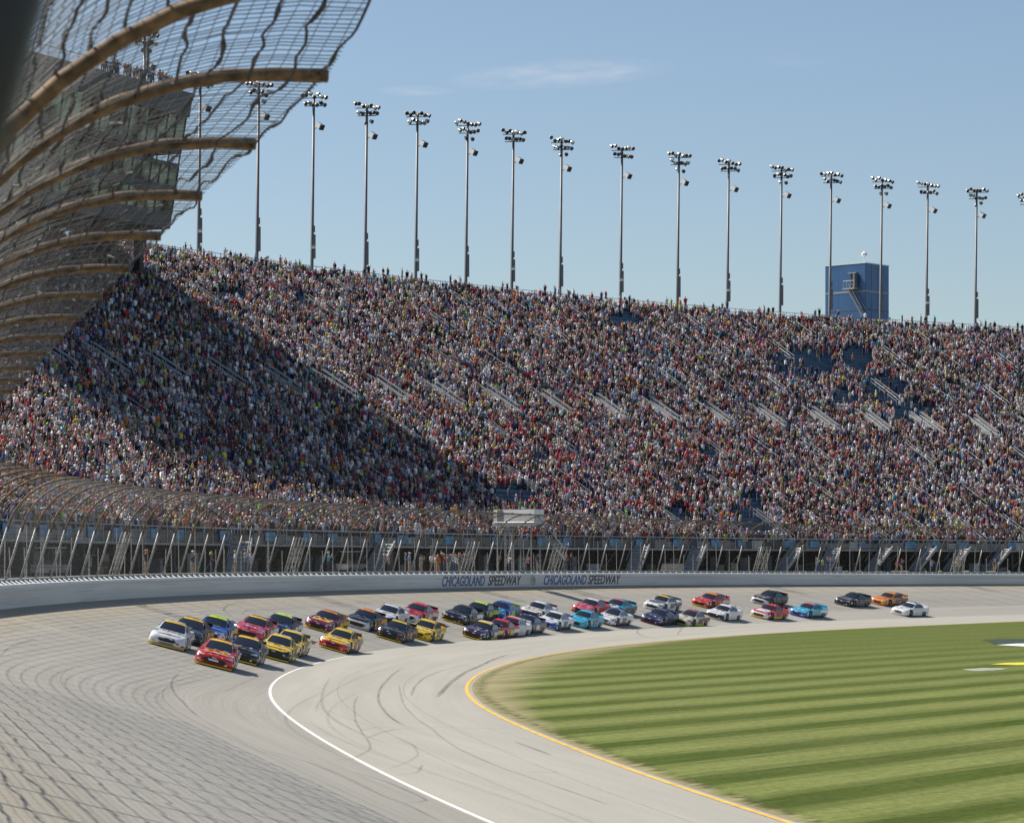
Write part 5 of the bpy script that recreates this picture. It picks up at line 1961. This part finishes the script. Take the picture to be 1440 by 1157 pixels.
# crowd mesh
def crowd_mesh(C):
    n = len(C)
    V, F, K = [], [], []   # template vertices grouped by part, colour key per face
    tv, tf, tk = [], [], []

    def addp(vs, fs, key):
        b0 = len(tv)
        tv.extend(vs)
        tf.extend([tuple(b0 + i for i in q) for q in fs])
        tk.extend([key] * len(fs))
    # legs
    addp([(-.17, -.09, 0), (.17, -.09, 0), (.17, .09, 0), (-.17, .09, 0), (-.16, -.10, .9), (.16, -.10, .9), (.16, .10, .9), (-.16, .10, .9)],
         [(0, 1, 5), (0, 5, 4), (1, 2, 6), (1, 6, 5), (2, 3, 7), (2, 7, 6)], 2)
    # torso
    addp([(-.17, -.10, .85), (.17, -.10, .85), (.17, .12, .85), (-.17, .12, .85), (-.235, -.09, 1.38), (.235, -.09, 1.38), (.23, .11, 1.36), (-.23, .11, 1.36), (0, 0, 1.50)],
         [(0, 1, 5), (0, 5, 4), (1, 2, 6), (1, 6, 5), (2, 3, 7), (2, 7, 6), (3, 0, 4), (3, 4, 7), (4, 5, 8), (5, 6, 8), (6, 7, 8), (7, 4, 8)], 1)
    # head: face lower half, hair/hat upper half
    addp([(0, 0, 1.44), (-.095, 0, 1.60), (0, -.11, 1.60), (.095, 0, 1.60), (0, .12, 1.59)], [(0, 3, 4), (0, 4, 1), (0, 1, 2), (0, 2, 3)], 0)
    addp([(-.10, 0, 1.60), (0, -.12, 1.60), (.10, 0, 1.60), (0, .115, 1.62), (0, 0, 1.76)], [(1, 0, 4), (2, 1, 4), (3, 2, 4), (0, 3, 4)], 3)
    narm = []
    for sx_ in (-1, 1):
        b0 = len(tv)
        addp([(sx_ * .20, -.04, 1.36), (sx_ * .20, .05, 1.34), (sx_ * .27, 0, 1.38), (sx_ * .24, .02, 1.12), (sx_ * .27, .08, 1.12), (sx_ * .31, .02, 1.12)],
             [(0, 1, 4), (0, 4, 3), (1, 2, 5), (1, 5, 4), (2, 0, 3), (2, 3, 5)], 1)
        addp([(sx_ * .22, .02, 1.13), (sx_ * .27, .09, 1.13), (sx_ * .32, .02, 1.13), (sx_ * .25, .12, .86)],
             [(0, 1, 3), (1, 2, 3), (2, 0, 3)], 0)
        narm.append((b0, b0 + 10))
    T = np.array(tv)
    Fc = np.array(tf)
    Kk = np.array(tk)
    nv, nf = len(T), len(Fc)
    X = np.broadcast_to(T, (n, nv, 3)).copy()
    # poses: change each arm
    for (b0, b1), sx_ in zip(narm, (-1, 1)):
        c = rng.random(n)
        up = c < .20
        cam_ = (c >= .20) & (c < .60)
        elb_up = np.array([sx_ * .33, .05, 1.55])
        X[up, b0 + 3:b0 + 6] = elb_up + np.array([(-.045, -.045, 0), (0, .06, 0), (.06, 0, 0)])
        X[up, b0 + 6:b0 + 9] = elb_up + np.array([(-.045, -.045, 0), (0, .06, 0), (.06, 0, 0)])
        X[up, b0 + 9] = np.array([sx_ * .27, .10, 1.88])
        el = np.array([sx_ * .31, .14, 1.22])
        X[cam_, b0 + 3:b0 + 6] = el + np.array([(-.045, -.045, 0), (0, .06, 0), (.06, 0, 0)])
        X[cam_, b0 + 6:b0 + 9] = el + np.array([(-.045, -.045, 0), (0, .06, 0), (.06, 0, 0)])
        X[cam_, b0 + 9] = np.array([sx_ * .08, .30, 1.55])
    sc_ = rng.uniform(.82, 1.04, n)
    wid = rng.uniform(.78, 1.02, n)
    X[:, :, 0] *= wid[:, None]
    X[:, :, 1] *= wid[:, None]
    X *= sc_[:, None, None]
    # a few sit
    sit = rng.random(n) < .10
    X[sit, :, 2] -= .38
    # facing: local +y to the infield
    ang = -IP(C[:, 3], H_) - R(90) + rng.normal(0, .35, n)
    ca, sa = np.cos(ang)[:, None], np.sin(ang)[:, None]
    x = X[:, :, 0] * ca - X[:, :, 1] * sa
    y = X[:, :, 0] * sa + X[:, :, 1] * ca
    X = np.stack([x + C[:, 0:1] + rng.normal(0, .03, (n, 1)), y + C[:, 1:2] + rng.normal(0, .05, (n, 1)), X[:, :, 2] + C[:, 2:3]], -1)
    X[:, :, 2] = np.maximum(X[:, :, 2], C[:, 2:3] + .01)
    # colours
    pal = np.array([q[1] for q in SHIRTS])
    wsh = np.broadcast_to(_sw, (n, len(pal))).copy()
    u, v = C[:, 6], C[:, 7]
    redzone = np.exp(-((u - 830) / 260) ** 2 - ((v - 660) / 55) ** 2)
    wsh[:, 2] *= 1 + 2.6 * redzone
    wsh[:, 11] *= 1 + 1.5 * redzone
    for q in range(len(pal)):      # like-coloured fans sit in patches
        f1 = np.sin(C[:, 3] * .21 + q * 1.9) * np.sin(C[:, 4] * .33 + q * 2.7) + np.sin(C[:, 3] * .57 + q) * np.sin(C[:, 4] * .8 - q)
        wsh[:, q] *= np.exp(.55 * f1)
    wsh /= wsh.sum(1, keepdims=True)
    pick = (wsh.cumsum(1) < rng.random((n, 1))).sum(1).clip(0, len(pal) - 1)
    shirt = pal[pick] * rng.uniform(.28, 1.25, (n, 1)) * np.array([1.0, .97, .95])
    skin = np.array([[.52, .31, .24], [.44, .25, .19], [.60, .40, .31], [.16, .08, .05], [.38, .21, .15]])[rng.choice(5, n, p=[.35, .25, .2, .08, .12])]
    # bare shouldered people
    bare = rng.random(n) < .07
    shirt[bare] = skin[bare]
    legs = np.array([[.05, .08, .15], [.28, .24, .18], [.02, .02, .025], [.12, .12, .14]])[rng.choice(4, n, p=[.42, .13, .33, .12])]
    hats = np.array([[.66, .66, .66], [.02, .02, .02], [.03, .018, .012], [.10, .06, .03], [.45, .02, .02], [.03, .08, .3], [.30, .21, .10], [.35, .35, .36], [.62, .22, .03], [.4, .6, .08]])[
        rng.choice(10, n, p=[.15, .17, .24, .12, .07, .07, .08, .05, .03, .02])]
    pal4 = np.stack([skin, shirt, legs, hats], 1)
    col = pal4[:, Kk, :]                      # n, nf, 3
    col4 = np.concatenate([col, np.ones((n, nf, 1))], -1)
    faces = (Fc[None] + (np.arange(n) * nv)[:, None, None]).reshape(-1)
    me = bpy.data.meshes.new('crowd')
    me.vertices.add(n * nv)
    me.vertices.foreach_set('co', X.reshape(-1).astype(np.float32))
    me.loops.add(len(faces))
    me.loops.foreach_set('vertex_index', faces.astype(np.int32))
    me.polygons.add(n * nf)
    me.polygons.foreach_set('loop_start', (np.arange(n * nf) * 3).astype(np.int32))
    at = me.attributes.new('Col', 'FLOAT_COLOR', 'FACE')
    at.data.foreach_set('color', col4.reshape(-1).astype(np.float32))
    me.materials.append(M['crowd'])
    me.update(calc_edges=False)
    print('crowd tris', n * nf)
    return me


o = link('crowd', crowd_mesh(C))
tag(o, 'dense crowd of standing spectators in bright shirts and caps filling the stand', 'crowd', kind='stuff')
